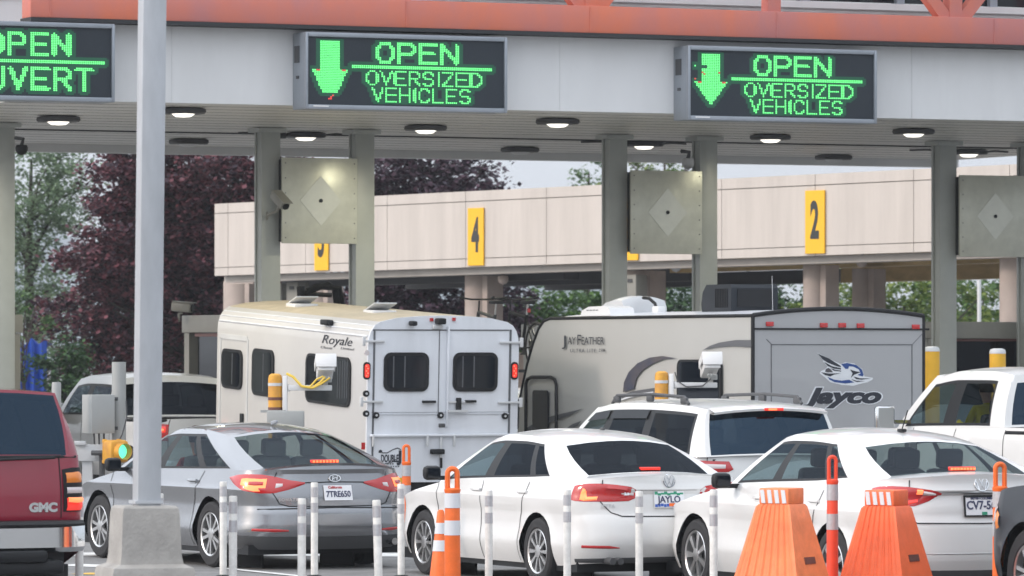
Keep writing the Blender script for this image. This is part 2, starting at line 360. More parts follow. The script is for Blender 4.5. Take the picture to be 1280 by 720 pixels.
b = MB(); b.box(((u0+u1)/2, YB + 0.1, ZS + 0.12), (u1-u0, 0.2, 0.5)); b.box(((u0+u1)/2, (YF + YB)/2, 6.40), (u1-u0, YB - YF - 0.5, 0.08)); b.build('roof_deck', M['fascia'], can, 0)
# orange truss
ZB0, ZB1 = 6.50, 6.87; yb = YF - 0.22
b = MB(); b.box(((u0+u1)/2, yb + 0.1, (ZB0+ZB1)/2), (u1-u0, 0.34, ZB1-ZB0), bev=0.012)
for px in (60, 505, 735, 968, 1240): b.box((U(px, yb), yb - 0.075, (ZB0+ZB1)/2), (0.02, 0.012, ZB1-ZB0-0.03))
b.box(((u0+u1)/2, yb + 0.1, 9.6), (u1-u0, 0.3, 0.3)); b.build('chord', M['orange'], can, 30)
for px, kind in ((270, 'v'), (505, 'p'), (740, 'v'), (968, 'p'), (1195, 'v'), (1420, 'p'), (40, 'p')):
    u = U(px, yb); b = MB(); b.box((u, yb + 0.1, (ZB1 + 9.45)/2 + 0.001), (0.20, 0.20, 9.45 - ZB1))
    if kind == 'v':
        for sg in (-1, 1):
            a = Vector((u + sg*0.13, yb + 0.1, ZB1 - 0.02)); c = Vector((u + sg*2.35, yb + 0.1, 9.45)); d = c - a
            b.box((a + c) / 2, (0.17, 0.17, d.length), ry=math.atan2(d.x, d.z))
    b.build('truss_post', M['orange'], can, 0)
# wall and windows above
yw = YF + 1.3
b = MB(); b.box(((u0+u1)/2, yw + 0.1, 6.75), (u1-u0, 0.2, 0.6)); b.box(((u0+u1)/2, yw - 0.02, 7.09), (u1-u0, 0.28, 0.09)); b.box(((u0+u1)/2, yw + 0.1, 8.9), (u1-u0, 0.2, 0.8))
for k in range(3): b.box(((u0+u1)/2, yw - 0.01, 6.84 + 0.085*k), (u1-u0, 0.03, 0.035), bev=0.008)
b.build('wall', M['fascia'], can, 0)
b = MB()
for k in range(64): b.box((lerp(u0, u1, (k + 0.5)/64), yw - 0.035, 6.90 + 0.03*((k * 7) % 3)), (0.035, 0.03, 0.03))
b.build('bolt', M['seam_and_shade'], can, 0)
for k in range(14):
    ua, ub = lerp(u0, u1, k/14), lerp(u0, u1, (k+1)/14)
    b = MB(); b.box(((ua+ub)/2, yw + 0.12, 7.82), (ub-ua-0.12, 0.06, 1.32)); w = b.build('window', M['win_dark'], can, 0)
    b = MB(); b.box((ub - 0.03, yw + 0.1, 7.82), (0.12, 0.2, 1.36)); b.build('window_frame', M['alu'], w, 0)

# columns
def column(pxl, label):
    u = U(pxl + 9.8, -0.14); t = thing('canopy_column', label, 'column', W2(u + 0.15, 0), H24, 'canopy columns')
    b = MB(); b.box((0, 0, 2.74), (0.30, 0.28, 5.40), bev=0.012); b.build('shaft', M['column'], t, 30)
    b = MB(); b.box((0.0, 0.0, 5.41), (0.44, 0.42, 0.06)); b.box((0, 0, 0.03), (0.46, 0.44, 0.06)); b.build('end_plate', M['column'], t, 0)
    b = MB(); b.tube([(-0.165, 0.05, 0.3), (-0.165, 0.05, 5.38)], 0.018, 6); b.build('conduit', M['column'], t)
    return t
column(-16, 'grey canopy column at the left frame edge under the OUVERT sign')
column(-118, 'grey canopy column beyond the left edge of the photo')
column(317, 'grey canopy column behind the bullet camera, left of a steel plate')
column(435, 'grey canopy column above the white horse trailer, right of a steel plate')
column(752, 'grey canopy column left of the steel plate above the white roof vents')
column(865, 'grey canopy column behind the dark rooftop air conditioner')
column(1165, 'grey canopy column rising from the booth right of the grey caravan')
column(1272, 'grey canopy column at the right frame edge behind a steel plate')
# steel plates
def steel_panel(pxl, pxr, yt, yb_, cxp, cyp, label):
    dy = -0.30; ul, ur = U(pxl, dy), U(pxr, dy); um = (ul+ur)/2; zt = ZL((yt), um, dy); zb = ZL(yb_, um, dy)
    t = thing('steel_sheet', label, 'steel sheet', W2(um, dy, zb), H24, 'steel plates between the columns'); h = zt - zb; w = ur - ul
    b = MB(); b.box((0, 0, h/2), (w, 0.05, h), bev=0.006); b.build('plate', M['steel'], t, 30)
    b = MB(); b.box((0, 0.075, h/2), (w - 0.01, 0.09, h - 0.05)); b.build('backing_frame', M['black'], t, 0)
    uc = U(cxp, dy) - um; zc = ZL(cyp, U(cxp, dy), dy) - zb; r = 0.325
    b = MB(); b.prism([(uc - r, zc), (uc, zc - r*1.12), (uc + r, zc), (uc, zc + r*1.12)], (0, -0.026, 0), (1, 0, 0), (0, 0, 1), 0.006); b.build('diamond', M['steel2'], t, 0)
    b = MB(); b.cyl((uc, -0.045, zc), (uc, -0.02, zc), 0.028, seg=12); b.build('hole', M['black'], t)
    b = MB()
    for k in range(6):
        b.cyl((-w/2 + 0.05, -0.032, 0.08 + k*(h-0.16)/5), (-w/2 + 0.05, -0.02, 0.08 + k*(h-0.16)/5), 0.009, seg=6)
        b.cyl((w/2 - 0.05, -0.032, 0.08 + k*(h-0.16)/5), (w/2 - 0.05, -0.02, 0.08 + k*(h-0.16)/5), 0.009, seg=6)
    b.build('rivet', M['darkgrey'], t, 0)
steel_panel(352, 446, 197.5, 304.5, 400, 251, 'square steel plate with diamond patch beside the bullet camera')
steel_panel(788, 877, 213.5, 317.5, 833.5, 265.5, 'square steel plate with diamond patch above the white roof vents')
steel_panel(1199, 1290, 219.5, 321, 1243, 270.5, 'square steel plate with diamond patch at the right frame edge')

# canopy lamps
def lamp(px, py, dirt, lit, label):
    lo, hi = YF, YB
    for _ in range(40):
        mid = (lo+hi)/2
        if HY - (ZS - 0.07 - CH) * F / DY(U(px, mid), mid) < py: lo = mid
        else: hi = mid
    u = U(px, lo); t = thing('canopy_light', label, 'ceiling light', W2(u, lo, ZS), H24, 'oval lights under the canopy')
    b = MB(); rows = []
    for r, z in ((0.70, 0.0), (0.98, -0.02), (1.0, -0.06), (0.93, -0.085), (0.0, -0.085)):
        rows.append([(0.29*r*math.copysign(abs(math.cos(a))**0.5, math.cos(a)), 0.22*r*math.copysign(abs(math.sin(a))**0.5, math.sin(a)), z) for a in [2*math.pi*k/24 for k in range(25)]])
    b.grid(rows, True); b.build('housing', M['darkgrey'], t)
    b = MB(); b.M = Matrix.Translation((0, 0, -0.087)); b.lathe([(0.0, -0.045), (0.10, -0.038), (0.155, 0.0)], 20); b.build('lens', M['lamp_lit'] if lit else M['ltgrey'], t)
    if lit == 2:
        b = MB(); b.box((-0.42, 0.02, -0.05), (0.20, 0.10, 0.10), bev=0.01); b.tube([(-0.32, 0.02, -0.05), (-0.2, 0.0, -0.06)], 0.02, 6); b.tube([(-0.52, 0.02, -0.05), (-0.70, 0.03, -0.02), (-1.05, 0.05, -0.03)], 0.018, 6); b.tube([(0.28, 0.0, -0.04), (0.5, 0.02, -0.02), (0.75, 0.05, -0.03)], 0.018, 6); b.build('conduit_box', M['darkgrey'], t)
    if lit:
        L = bpy.data.lights.new('lamp_light', 'SPOT'); L.energy = {1: 240, 2: 40, 3: 55}[lit]; L.color = (1.0, 0.94, 0.70); L.spot_size = R(172); L.spot_blend = 0.9; L.shadow_soft_size = 0.12
        lo_ = bpy.data.objects.new('lamp_light', L); COL.objects.link(lo_); lo_.parent = t; lo_.location = (0, 0, -0.16)
lamp(73, 151, 0, 1, 'lit oval canopy light below the OUVERT sign'); lamp(229, 141, 0, 1, 'lit oval canopy light just right of the tall pole')
lamp(532, 162, 0, 1, 'lit oval canopy light below the sign with the blunt arrow'); lamp(697, 154, 0, 1, 'lit oval canopy light below blank fascia midway between two signs')
lamp(963, 173.5, 0, 3, 'lit oval canopy light below the sign with the pointed arrow'); lamp(1142, 166.5, 0, 1, 'lit oval canopy light right of the sign with the pointed arrow')
lamp(236, 179, 0, 0, 'unlit oval canopy light at the rear edge right of the tall pole'); lamp(382, 171, 0, 2, 'lit oval canopy light above the steel plate beside the bullet camera')
lamp(650, 189, 0, 0, 'unlit oval canopy light at the rear edge above the number 4 wall'); lamp(805, 182, 0, 2, 'lit oval canopy light above the middle steel plate')
lamp(1042, 198.5, 0, 0, 'unlit oval canopy light at the rear edge above the number 2 sign'); lamp(1211, 192, 0, 2, 'lit oval canopy light above the rightmost steel plate')

# ---------------------------------------------------------------- LED signs
STK = {'O': [[(0.25,0),(0.75,0),(1,0.22),(1,0.78),(0.75,1),(0.25,1),(0,0.78),(0,0.22),(0.25,0)]], 'P': [[(0,0),(0,1),(0.75,1),(1,0.87),(1,0.6),(0.75,0.47),(0,0.47)]],
 'E': [[(1,0),(0,0),(0,1),(1,1)],[(0,0.52),(0.85,0.52)]], 'N': [[(0,0),(0,1),(1,0),(1,1)]], 'V': [[(0,1),(0.5,0),(1,1)]],
 'R': [[(0,0),(0,1),(0.75,1),(1,0.87),(1,0.62),(0.75,0.5),(0,0.5)],[(0.5,0.5),(1,0)]],
 'S': [[(0,0.15),(0.25,0),(0.75,0),(1,0.15),(1,0.38),(0.75,0.5),(0.25,0.53),(0,0.68),(0,0.85),(0.25,1),(0.75,1),(1,0.85)]],
 'I': [[(0.5,0),(0.5,1)]], 'Z': [[(0,1),(1,1),(0,0),(1,0)]], 'D': [[(0,0),(0,1),(0.65,1),(1,0.75),(1,0.25),(0.65,0),(0,0)]],
 'H': [[(0,0),(0,1)],[(1,0),(1,1)],[(0,0.5),(1,0.5)]], 'C': [[(1,0.2),(0.75,0),(0.25,0),(0,0.22),(0,0.78),(0.25,1),(0.75,1),(1,0.8)]],
 'L': [[(0,1),(0,0),(1,0)]], 'U': [[(0,1),(0,0.2),(0.25,0),(0.75,0),(1,0.2),(1,1)]], 'T': [[(0,1),(1,1)],[(0.5,0),(0.5,1)]]}
NCOL, NROW = 98, 38
def seg_d(p, a, b):
    ax, ay = a; bx, by = b; dx, dy = bx-ax, by-ay; l = dx*dx + dy*dy
    t = 0 if l == 0 else clamp(((p[0]-ax)*dx + (p[1]-ay)*dy)/l, 0, 1); return math.hypot(p[0]-ax-t*dx, p[1]-ay-t*dy)
def raster(word, c0, c1, r0, r1, th, cells):
    """letters of a word as lit cells between columns c0..c1 and rows r0..r1"""
    n = len(word); wts = [0.35 if ch == 'I' else 1.0 for ch in word]; gap = 0.21; tot = sum(wts) + gap*(n-1); x = c0
    for ch, wt in zip(word, wts):
        w = (c1-c0) * wt / tot; ins = th/2 - 0.3
        for poly in STK[ch]:
            q = [(x + ins + a*(w - 2*ins), r1 - ins - b_*(r1 - r0 - 2*ins)) for a, b_ in poly]
            for c in range(int(x) - 1, int(x + w) + 2):
                for r in range(r0 - 1, r1 + 2):
                    if any(seg_d((c, r), q[i], q[i+1]) <= th/2 for i in range(len(q)-1)): cells.add((c, r))
        x += (c1-c0) * (wt + gap) / tot
def led_sign(pxr, label, kind):
    dy = YF - 0.45; w, h = 2.92, 1.015; ur = U(pxr, dy); zb = 5.375 if kind != 'blunt' else 5.385
    if kind == 'point': zb = 5.345
    if kind == 'ouvert': zb = 5.415
    t = thing('led_sign', label, 'lane sign', W2(ur - w/2, dy, zb), H24, 'lane signs on the canopy fascia')
    b = MB(); b.box((0, 0.245, h/2), (w, 0.41, h), bev=0.015)
    for sx in (-1, 1): b.box((sx*(w/2 - 0.02), 0.02, h/2), (0.04, 0.06, h), bev=0.008)
    for zz in (0.03, h - 0.03): b.box((0, 0.02, zz), (w - 0.08, 0.06, 0.06), bev=0.008)
    hs = b.build('housing', M['alu'], t, 30)
    b = MB(); b.box((-w/2 - 0.006, 0.28, h*0.72), (0.012, 0.16, 0.22)); b.build('vent', M['darkgrey'], hs, 0); b = MB(); b.box((-w/2 - 0.006, 0.26, h*0.42), (0.014, 0.08, 0.04)); b.build('latch', M['darkgrey'], hs, 0)
    b = MB(); b.box((-w/2 + 0.12 + 0.1, -0.011, 0.04), (0.22, 0.006, 0.018)); b.build('nameplate', M['white_plastic'], hs, 0)
    b = MB(); b.box((0, 0.03, h/2), (w - 0.07, 0.02, h - 0.11)); ds = b.build('display', M['ledface'], t, 0)
    cells = set(); red = set()
    if kind == 'ouvert':
        raster('OPEN', 38, 79, 2, 15, 2.3, cells)
        for c in range(22, 96):
            for r in (18, 19): cells.add((c, r))
        raster('OUVERT', 28, 90, 22, 35, 2.3, cells)
    else:
        for c in range(5, 15):
            for r in range(1, 18): cells.add((c, r))
        for r in range(18, 33):
            hwid = 9 - (r - 18) * (9/14.0 if kind == 'point' else 5/13.0)
            if kind == 'blunt' and r > 31: continue
            for c in range(0, 22):
                if abs(c - 9.5) <= hwid: cells.add((c, r))
        if kind == 'point':
            for c in range(5, 8):
                for r in (8, 9): cells.discard((c, r))
            cells.add((1, 8)); red |= {(1, 16), (5, 12), (6, 13), (14, 12)}
        else: red |= {(10, 34), (10, 35), (9, 35), (11, 33)}
        red |= {(3, 18), (4, 18), (16, 18), (17, 18)}
        raster('OPEN', 33, 75, 1, 13, 2.05, cells)
        for c in range(21, 93):
            for r in (15, 16): cells.add((c, r))
        raster('OVERSIZED', 28, 87, 18, 26, 1.2, cells); raster('VEHICLES', 31, 81, 28, 36, 1.2, cells)
    dw, dh = (w - 0.15)/NCOL, (h - 0.17)/NROW; x0 = -(w - 0.15)/2; z0 = h - 0.085
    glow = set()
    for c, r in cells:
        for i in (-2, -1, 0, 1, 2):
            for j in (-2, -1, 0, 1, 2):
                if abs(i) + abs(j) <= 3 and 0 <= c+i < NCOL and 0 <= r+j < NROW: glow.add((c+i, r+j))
    def quads(cs, k, y):
        q = MB()
        for c, r in sorted(cs):
            x = x0 + (c + 0.5)*dw; z = z0 - (r + 0.5)*dh
            q.add([(x - dw*k, y, z - dh*k), (x + dw*k, y, z - dh*k), (x + dw*k, y, z + dh*k), (x - dw*k, y, z + dh*k)], [[0, 1, 2, 3]])
        return q
    cells = {(c, r) for c, r in cells if 0 <= c < NCOL and 0 <= r < NROW}
    quads(glow - cells, 0.5, 0.0185).build('painted_halo', M['ledglow'], ds, 0)  # glow around the letters painted as dim emissive cells
    q = quads(cells - red, 0.5, 0.0165); q.build('lettering_surround', M['ledspill'], ds, 0)  # light spill of each dot painted as a full cell beneath it
    quads(cells - red, 0.33, 0.0135).build('lettering', M['led'], ds, 0)
    if red: quads(red, 0.4, 0.0125).build('failed_dot', M['ledred'], ds, 0)
led_sign(143.5, 'green LED lane sign reading OPEN OUVERT at the left edge', 'ouvert')
led_sign(634, 'green LED lane sign OPEN OVERSIZED VEHICLES with blunt arrow tip above the horse trailer', 'blunt')
led_sign(1096, 'green LED lane sign OPEN OVERSIZED VEHICLES with sharp arrow tip above the caravan', 'point')

# ---------------------------------------------------------------- booths
def booth(pxl, length, w, ztop, label, name='toll_booth'):
    """pxl: front left corner on the column row"""
    u = U(pxl, 0.35); t = thing(name, label, 'booth', W2(u, 0.35), H24, 'inspection booths')
    b = MB(); b.box((w/2, length/2, ztop - 0.13), (w + 0.06, length + 0.06, 0.26), bev=0.01); b.build('roof', M['booth'], t, 30)
    b = MB(); hh = ztop - 0.265
    for x, y in ((0.10, 0.10), (w - 0.1, 0.1), (0.10, length - 0.1), (w - 0.1, length - 0.1)): b.box((x, y, hh/2), (0.2, 0.2, hh))
    b.box((w/2, 0.1, 0.5), (w - 0.4, 0.12, 1.0)); b.box((w/2, length - 0.1, 0.5), (w - 0.4, 0.12, 1.0)); b.box((w - 0.1, length/2, hh/2), (0.1, length - 0.4, hh))
    b.box((0.1, length*0.27, hh/2), (0.12, length*0.36, hh)); b.build('wall', M['booth'], t, 0)
    b = MB(); b.box((w/2, length/2, 0.06), (w - 0.25, length - 0.25, 0.1)); b.box((w*0.55, length/2, hh/2), (0.05, length - 0.5, hh - 0.2)); b.build('interior', M['interior'], t, 0)
    b = MB(); b.box((w/2, 0.09, (1.0 + hh)/2 + 0.001), (w - 0.42, 0.03, hh - 1.0)); b.build('window', G_DARK, t, 0)
    b = MB()
    for x in (0.215, w - 0.215): b.box((x, 0.06, (1.0 + hh)/2), (0.03, 0.05, hh - 1.0))
    b.box((w/2, 0.06, hh - 0.02), (w - 0.4, 0.05, 0.035)); b.build('window_frame', M['brown'], t, 0)
    dmid = length*0.68
    b = MB(); b.box((0.10, dmid, hh/2), (0.03, length*0.40, hh)); d = b.build('door', M['win_dark'], t, 0)  # dark sheet standing in for the shade inside the doorway
    b = MB(); b.box((0.06, dmid - length*0.2 + 0.02, hh/2), (0.06, 0.05, hh)); b.box((0.06, dmid, hh - 0.03), (0.06, length*0.4, 0.05)); b.build('door_frame', M['brown'], d, 0)
    return t
booth(-104, 3.2, 1.55, 2.72, 'grey booth with dark window, cut by the left edge of the photo')
booth(322, 3.0, 1.65, 2.74, 'grey booth with open doorway left of the horse trailer')
booth(758, 3.0, 1.65, 2.62, 'grey booth behind the caravan roof, mostly hidden')
booth(1168, 3.2, 1.75, 2.66, 'grey booth with brown framed dark window behind the yellow bollards')
for pxc, nm in ((-40, 0), (392, 1), (824, 2), (1235, 3)):
    um = U(pxc, 0); b = MB(); b.box((0, 4.0, 0.075), (1.9, 22.0, 0.15), bev=0.03); o = b.build('kerb_island', M['concrete'], None, 30); o.location = W2(um, 0); o.rotation_euler.z = H24; tag(o, kind='structure')

# ---------------------------------------------------------------- viaduct building behind
VA = Vector(((270 - CX)*112/F, 112, 0)); VBp = Vector(((1160 - CX)*95/F, 95, 0)); vd = (VBp - VA).normalized(); vn = Vector((-vd.y, vd.x, 0)); VL = (VBp - VA).length
vrz = math.atan2(vd.y, vd.x)
def VX(px, off=0.0):
    k = (px - CX)/F; o = VA + vn*off; return (k*o.y - o.x)/(vd.x - k*vd.y)
def vzb(x): return lerp(3.85, 4.03, x/VL)
def vzt(x): return lerp(5.40, 5.55, x/VL)
via = thing('elevated_roadway', 'pale panelled elevated roof deck on piers behind the canopy carrying lane numbers', 'overpass', VA, vrz)
js = [VX(p) for p in (268, 285, 382, 484, 582, 683, 791, 902, 1019, 1142, 1262, 1390)]
def qbox(b, xa, xb, fa, fb, ya, yb_):
    """panel between xa and xb whose bottom and top heights follow functions fa, fb"""
    b.add([(xa, ya, fa(xa)), (xb, ya, fa(xb)), (xb, yb_, fa(xb)), (xa, yb_, fa(xa)), (xa, ya, fb(xa)), (xb, ya, fb(xb)), (xb, yb_, fb(xb)), (xa, yb_, fb(xa))],
          [[0, 3, 2, 1], [4, 5, 6, 7], [0, 1, 5, 4], [1, 2, 6, 5], [2, 3, 7, 6], [3, 0, 4, 7]])
b = MB()
for i in range(len(js) - 1):
    xa, xb = js[i] + 0.008, js[i+1] - 0.008
    qbox(b, xa, xb, lambda x: vzt(x) - 0.20, lambda x: vzt(x), 0.0, 0.12)
    qbox(b, xa, xb, lambda x: vzb(x) + 0.18, lambda x: vzt(x) - 0.216, 0.0, 0.12)
    qbox(b, xa, xb, lambda x: vzb(x), lambda x: vzb(x) + 0.166, 0.0, 0.12)
b.build('parapet', M['precast'], via, 0)
b = MB(); qbox(b, js[0] + 0.02, js[-1], lambda x: vzb(x) + 0.02, lambda x: vzt(x) - 0.02, 0.125, 0.4); b.build('backing', M['joint'], via, 0)
b = MB(); qbox(b, js[0] + 0.02, js[-1], lambda x: vzb(x) - 0.14, lambda x: vzb(x) - 0.005, 0.25, 0.7); qbox(b, js[0] + 0.02, js[-1], lambda x: vzb(x) + 0.25, lambda x: vzt(x) - 0.5, 0.45, 9.5); b.build('edge_beam', M['precast_d'], via, 0)
b = MB(); xg = VX(640)
for y, dz, w_ in ((0.85, 0.0, 0.5), (4.2, -0.10, 0.4), (4.9, -0.06, 0.3), (9.0, -0.26, 0.5)): qbox(b, xg, js[-1], lambda x: vzb(x) + dz, lambda x: vzb(x) + 0.19, y, y + w_)
b.build('deck_soffit', M['tan'], via, 0)
b = MB(); qbox(b, js[0] + 0.02, js[-1], lambda x: vzb(x) + 0.195, lambda x: vzb(x) + 0.24, 0.75, 9.6)
for y in (1.6, 5.0, 9.0): qbox(b, js[0] + 0.3, xg - 0.3, lambda x: vzb(x) - 0.25, lambda x: vzb(x) + 0.04, y, y + 0.4)
b.build('dark_soffit', M['darkgrey'], via, 0)
for px, off, r in ((302, 1.4, 0.34), (598, 1.0, 0.28), (800, 1.0, 0.28), (1019, 1.0, 0.23), (1079, 4.0, 0.22), (1270, 1.0, 0.30), (400, 4.5, 0.3), (760, 6, 0.12)):
    x = VX(px, off); b = MB(); b.cyl((x, off, 0), (x, off, vzb(x) - 0.142), r, seg=24); b.box((x + r + 0.06, off + 0.1, (vzb(x) - 0.15)/2), (0.16, r*1.5, vzb(x) - 0.15)); b.build('pier', M['pier'], via)
# end wall with cabinets
b = MB(); b.box((VX(309, 2.2), 2.2, 1.9), (1.1, 0.5, 3.75)); b.build('end_wall', M['pier'], via, 0)
for px, off, zt, w, h in ((372, 0.9, 3.7, 0.40, 0.85), (350, 1.2, 3.7, 0.5, 0.9), (795, 0.55, 3.72, 0.34, 0.55)):
    x = VX(px, off); b = MB(); b.box((x, off, zt - h/2), (w, 0.3, h), bev=0.01); cb = b.build('cabinet', M['booth'], via, 30)
    b = MB(); b.box((x, off - 0.16, zt - 0.12), (w*0.4, 0.01, 0.07)); b.build('cabinet_label', M['darkgrey'], cb, 0)
def lane_number(px, yt, yb_, ch, label, w=0.4):
    x = VX(px, -0.03); D = (VA + vd*x).y; zt = CH + (HY - yt)*D/F; zb = CH + (HY - yb_)*D/F
    t = thing('lane_number_sign', label, 'number sign', VA + vd*x - vn*0.03 + Vector((0, 0, zb)), vrz, 'lane number signs'); h = zt - zb
    b = MB(); b.box((0, 0, h/2), (w, 0.03, h), bev=0.004); p = b.build('sign_panel', M['signyellow'], t, 0)
    text_mesh(ch, h*0.80, M['signblack'], 'number', frameM((0, -0.0165, h*0.50), (1, 0, 0), (0, 0, 1)), p, bold=0.035, sx=0.50)
lane_number(595, 260, 332, '4', 'narrow yellow sign with black number 4', 0.50); lane_number(1019, 238, 317, '2', 'narrow yellow sign with grey number 2 at right', 0.53)
lane_number(402, 266, 338, '5', 'yellow sign whose number 5 is half hidden by the steel plate', 0.47); lane_number(787, 250, 325.5, '3', 'yellow number sign almost wholly hidden behind a canopy column', 0.51)
# antenna rail and glass roofs peeping over
b = MB(); zz = vzt(VX(978))
for k in range(3): b.tube([(VX(972) + k*0.14, 3.0, zz - 0.1), (VX(972) + k*0.14, 3.0, zz + 0.16)], 0.008, 5)
b.tube([(VX(972) - 0.05, 3.0, zz + 0.15), (VX(972) + 0.33, 3.0, zz + 0.15)], 0.008, 5); o = b.build('roof_rail', M['ltgrey'], via)
sk_ = MB()
for k in range(3):
    x = VX(1105) + k*0.42; sk_.prism([(0, 0), (0.42, 0), (0.42, 0.30), (0.16, 0.30)], (x, 4.0, vzt(x) - 0.05), (1, 0, 0), (0, 0, 1), -0.05)
sk_.build('skylight', M['ltgrey'], via, 0)

# ---------------------------------------------------------------- trees
def tree(name, label, base, blobs, leaf, n, size, trunk_r=0.18, group='trees beyond the lanes', droop=0.3, seed=1, clump=0.5, per=60):
    rnd = random.Random(seed); t = thing(name, label, 'tree', base, 0, group)
    b = MB(); top = max(bz + rz*0.5 for bx, by, bz, rx, ry, rz in blobs)
    b.tube([(0, 0, -0.1), (0.05, 0, top*0.3), (-0.06, 0.05, top*0.6), (0.03, 0, top)], [trunk_r*1.2, trunk_r, trunk_r*0.7, trunk_r*0.2], 9)
    for bx, by, bz, rx, ry, rz in blobs:
        for k in range(5):
            a = rnd.uniform(0, 6.28); z0 = max(0.6, bz - rz*rnd.uniform(0.3, 0.8)); e = Vector((bx + rx*0.75*math.cos(a), by + ry*0.75*math.sin(a), bz + rz*rnd.uniform(-0.3, 0.6)))
            s_ = Vector((0, 0, min(z0, top*0.9))); mid = (s_ + e)/2 + Vector((0, 0, 0.15)); b.tube([s_, mid, e], [trunk_r*0.4, trunk_r*0.25, 0.012], 6)
    b.build('trunk', M['bark'], t)
    tot = sum(rx*ry*rz for *_, rx, ry, rz in blobs); vs = []; fs = []
    for bx, by, bz, rx, ry, rz in blobs:
        cnt = int(n * rx*ry*rz / tot); ncl = max(8, int(cnt/per))
        cl = []
        for _ in range(ncl):
            d = Vector((rnd.gauss(0, 1), rnd.gauss(0, 1), rnd.gauss(0, 1))).normalized(); q = rnd.random()**0.45 * rnd.uniform(0.82, 1.12)
            cl.append((bx + d.x*rx*q, by + d.y*ry*q, bz + d.z*rz*q, rnd.uniform(0.5, 1.2)*clump))
        for k in range(cnt):
            cx_, cy_, cz_, cr = cl[k % ncl]
            p = Vector((cx_ + rnd.gauss(0, cr*0.55), cy_ + rnd.gauss(0, cr*0.55), cz_ + rnd.gauss(0, cr*0.30)))
            if p.z < 0.3: continue
            s_ = size * rnd.uniform(0.6, 1.3); a = rnd.uniform(0, 6.28)
            u = Vector((math.cos(a), math.sin(a), rnd.uniform(-0.6, 0.2) - droop)).normalized(); w = u.cross(Vector((rnd.uniform(-.6, .6), rnd.uniform(-.6, .6), 1))).normalized()
            i = len(vs); vs += [p - u*s_*0.5, p + w*s_*0.36 + u*s_*0.05, p + u*s_*0.55, p - w*s_*0.36 + u*s_*0.05]; fs.append((i, i+1, i+2, i+3))
    me = bpy.data.meshes.new('crown'); me.from_pydata([tuple(v) for v in vs], [], fs); me.materials.append(leaf)
    o = bpy.data.objects.new('crown', me); COL.objects.link(o); o.parent = t
    return t
L_PUR = leafmat('leaf_copper', (0.024, 0.012, 0.022), (0.23, 0.075, 0.09), 0.22)
L_PUR2 = leafmat('leaf_dark_plum', (0.022, 0.014, 0.026), (0.12, 0.06, 0.085), 0.15)
L_GRN = leafmat('leaf_green', (0.035, 0.085, 0.025), (0.14, 0.25, 0.06), 0.35)
L_GRN2 = leafmat('leaf_deep_green', (0.018, 0.05, 0.022), (0.08, 0.16, 0.05), 0.3)
L_PALE = leafmat('leaf_pale_green', (0.10, 0.16, 0.09), (0.28, 0.37, 0.22), 0.4)
L_YEL = leafmat('leaf_yellow_green', (0.07, 0.13, 0.03), (0.26, 0.32, 0.07), 0.4)
def base(px, D): return Vector(((px - CX)*D/F, D, 0))
tree('copper_beech', 'big dark purple leaved tree left of the pale panelled wall', base(245, 122), [(-0.1, 0, 5.3, 2.5, 2.4, 2.8), (-2.0, -0.6, 4.2, 1.3, 1.6, 1.2), (-2.3, -0.5, 2.7, 1.4, 1.6, 1.3), (1.7, 0, 4.8, 1.8, 1.8, 2.9), (-1.3, 0, 6.2, 1.4, 1.5, 1.6), (-1.6, -0.3, 2.4, 1.5, 1.6, 1.6), (1.0, 0, 2.2, 2.0, 1.6, 1.8), (-0.4, 0.5, 3.6, 2.3, 1.6, 3.2)], L_PUR, 100000, 0.145, 0.3, seed=3, clump=0.46, per=110)
tree('copper_beech', 'second dark purple tree rising behind the number 4 wall', base(540, 128), [(-0.2, 0, 5.7, 2.1, 2.0, 2.1), (1.35, 0, 5.6, 0.85, 1.2, 0.95), (-1.2, 0, 4.6, 1.4, 1.5, 2.2), (-0.3, 0, 2.8, 2.6, 1.5, 1.2), (1.5, 0, 3.2, 1.2, 1.2, 0.9)], L_PUR2, 42000, 0.15, 0.26, seed=5, clump=0.4)
tree('birch', 'pale green loose tree at the left edge beside the purple tree', base(38, 138), [(0, 0, 5.8, 1.6, 1.6, 2.4), (0.9, 0, 6.6, 1.0, 1.2, 1.5), (0.2, 0, 3.3, 1.3, 1.3, 1.6)], L_PALE, 12500, 0.125, 0.16, seed=8, clump=0.5)
tree('young_tree', 'small green bush tree growing at the foot of the purple tree', base(85, 118), [(0, 0, 1.5, 0.8, 0.8, 1.1)], L_GRN2, 3500, 0.11, 0.07, seed=9, clump=0.3)
tree('young_tree', 'small green tree standing in front of the blue tarpaulin', base(30, 118), [(0, 0, 2.6, 0.8, 0.8, 1.1), (-0.1, 0, 1.7, 0.4, 0.4, 0.4)], L_GRN, 700, 0.10, 0.05, seed=10, clump=0.3)
for i, (px, D, w, zt, lf, lab) in enumerate(((715, 132, 1.5, 4.0, L_GRN, 'bright green tree seen under the deck right of the bicycles'), (850, 138, 2.1, 4.3, L_GRN2, 'deep green tree under the deck behind the white roof vents'),
        (985, 140, 2.0, 4.3, L_GRN2, 'deep green tree under the deck right of the dark air conditioner'), (1130, 134, 2.3, 4.4, L_YEL, 'yellow green tree under the deck between two piers'), (1228, 142, 2.1, 4.4, L_GRN, 'green tree under the deck beside a thin white pole'), (640, 150, 1.6, 3.4, L_GRN2, 'dark green tree under the deck behind the bicycles'))):
    tree('broadleaf_tree', lab, base(px, D), [(0, 0, zt*0.62, w*1.25, w, zt*0.42), (w*0.6, 0.4, zt*0.45, w*0.7, w*0.7, zt*0.35), (-w*0.6, -0.3, zt*0.5, w*0.7, w*0.7, zt*0.4)], lf, 16000, 0.15, 0.12, seed=20 + i, clump=0.38)
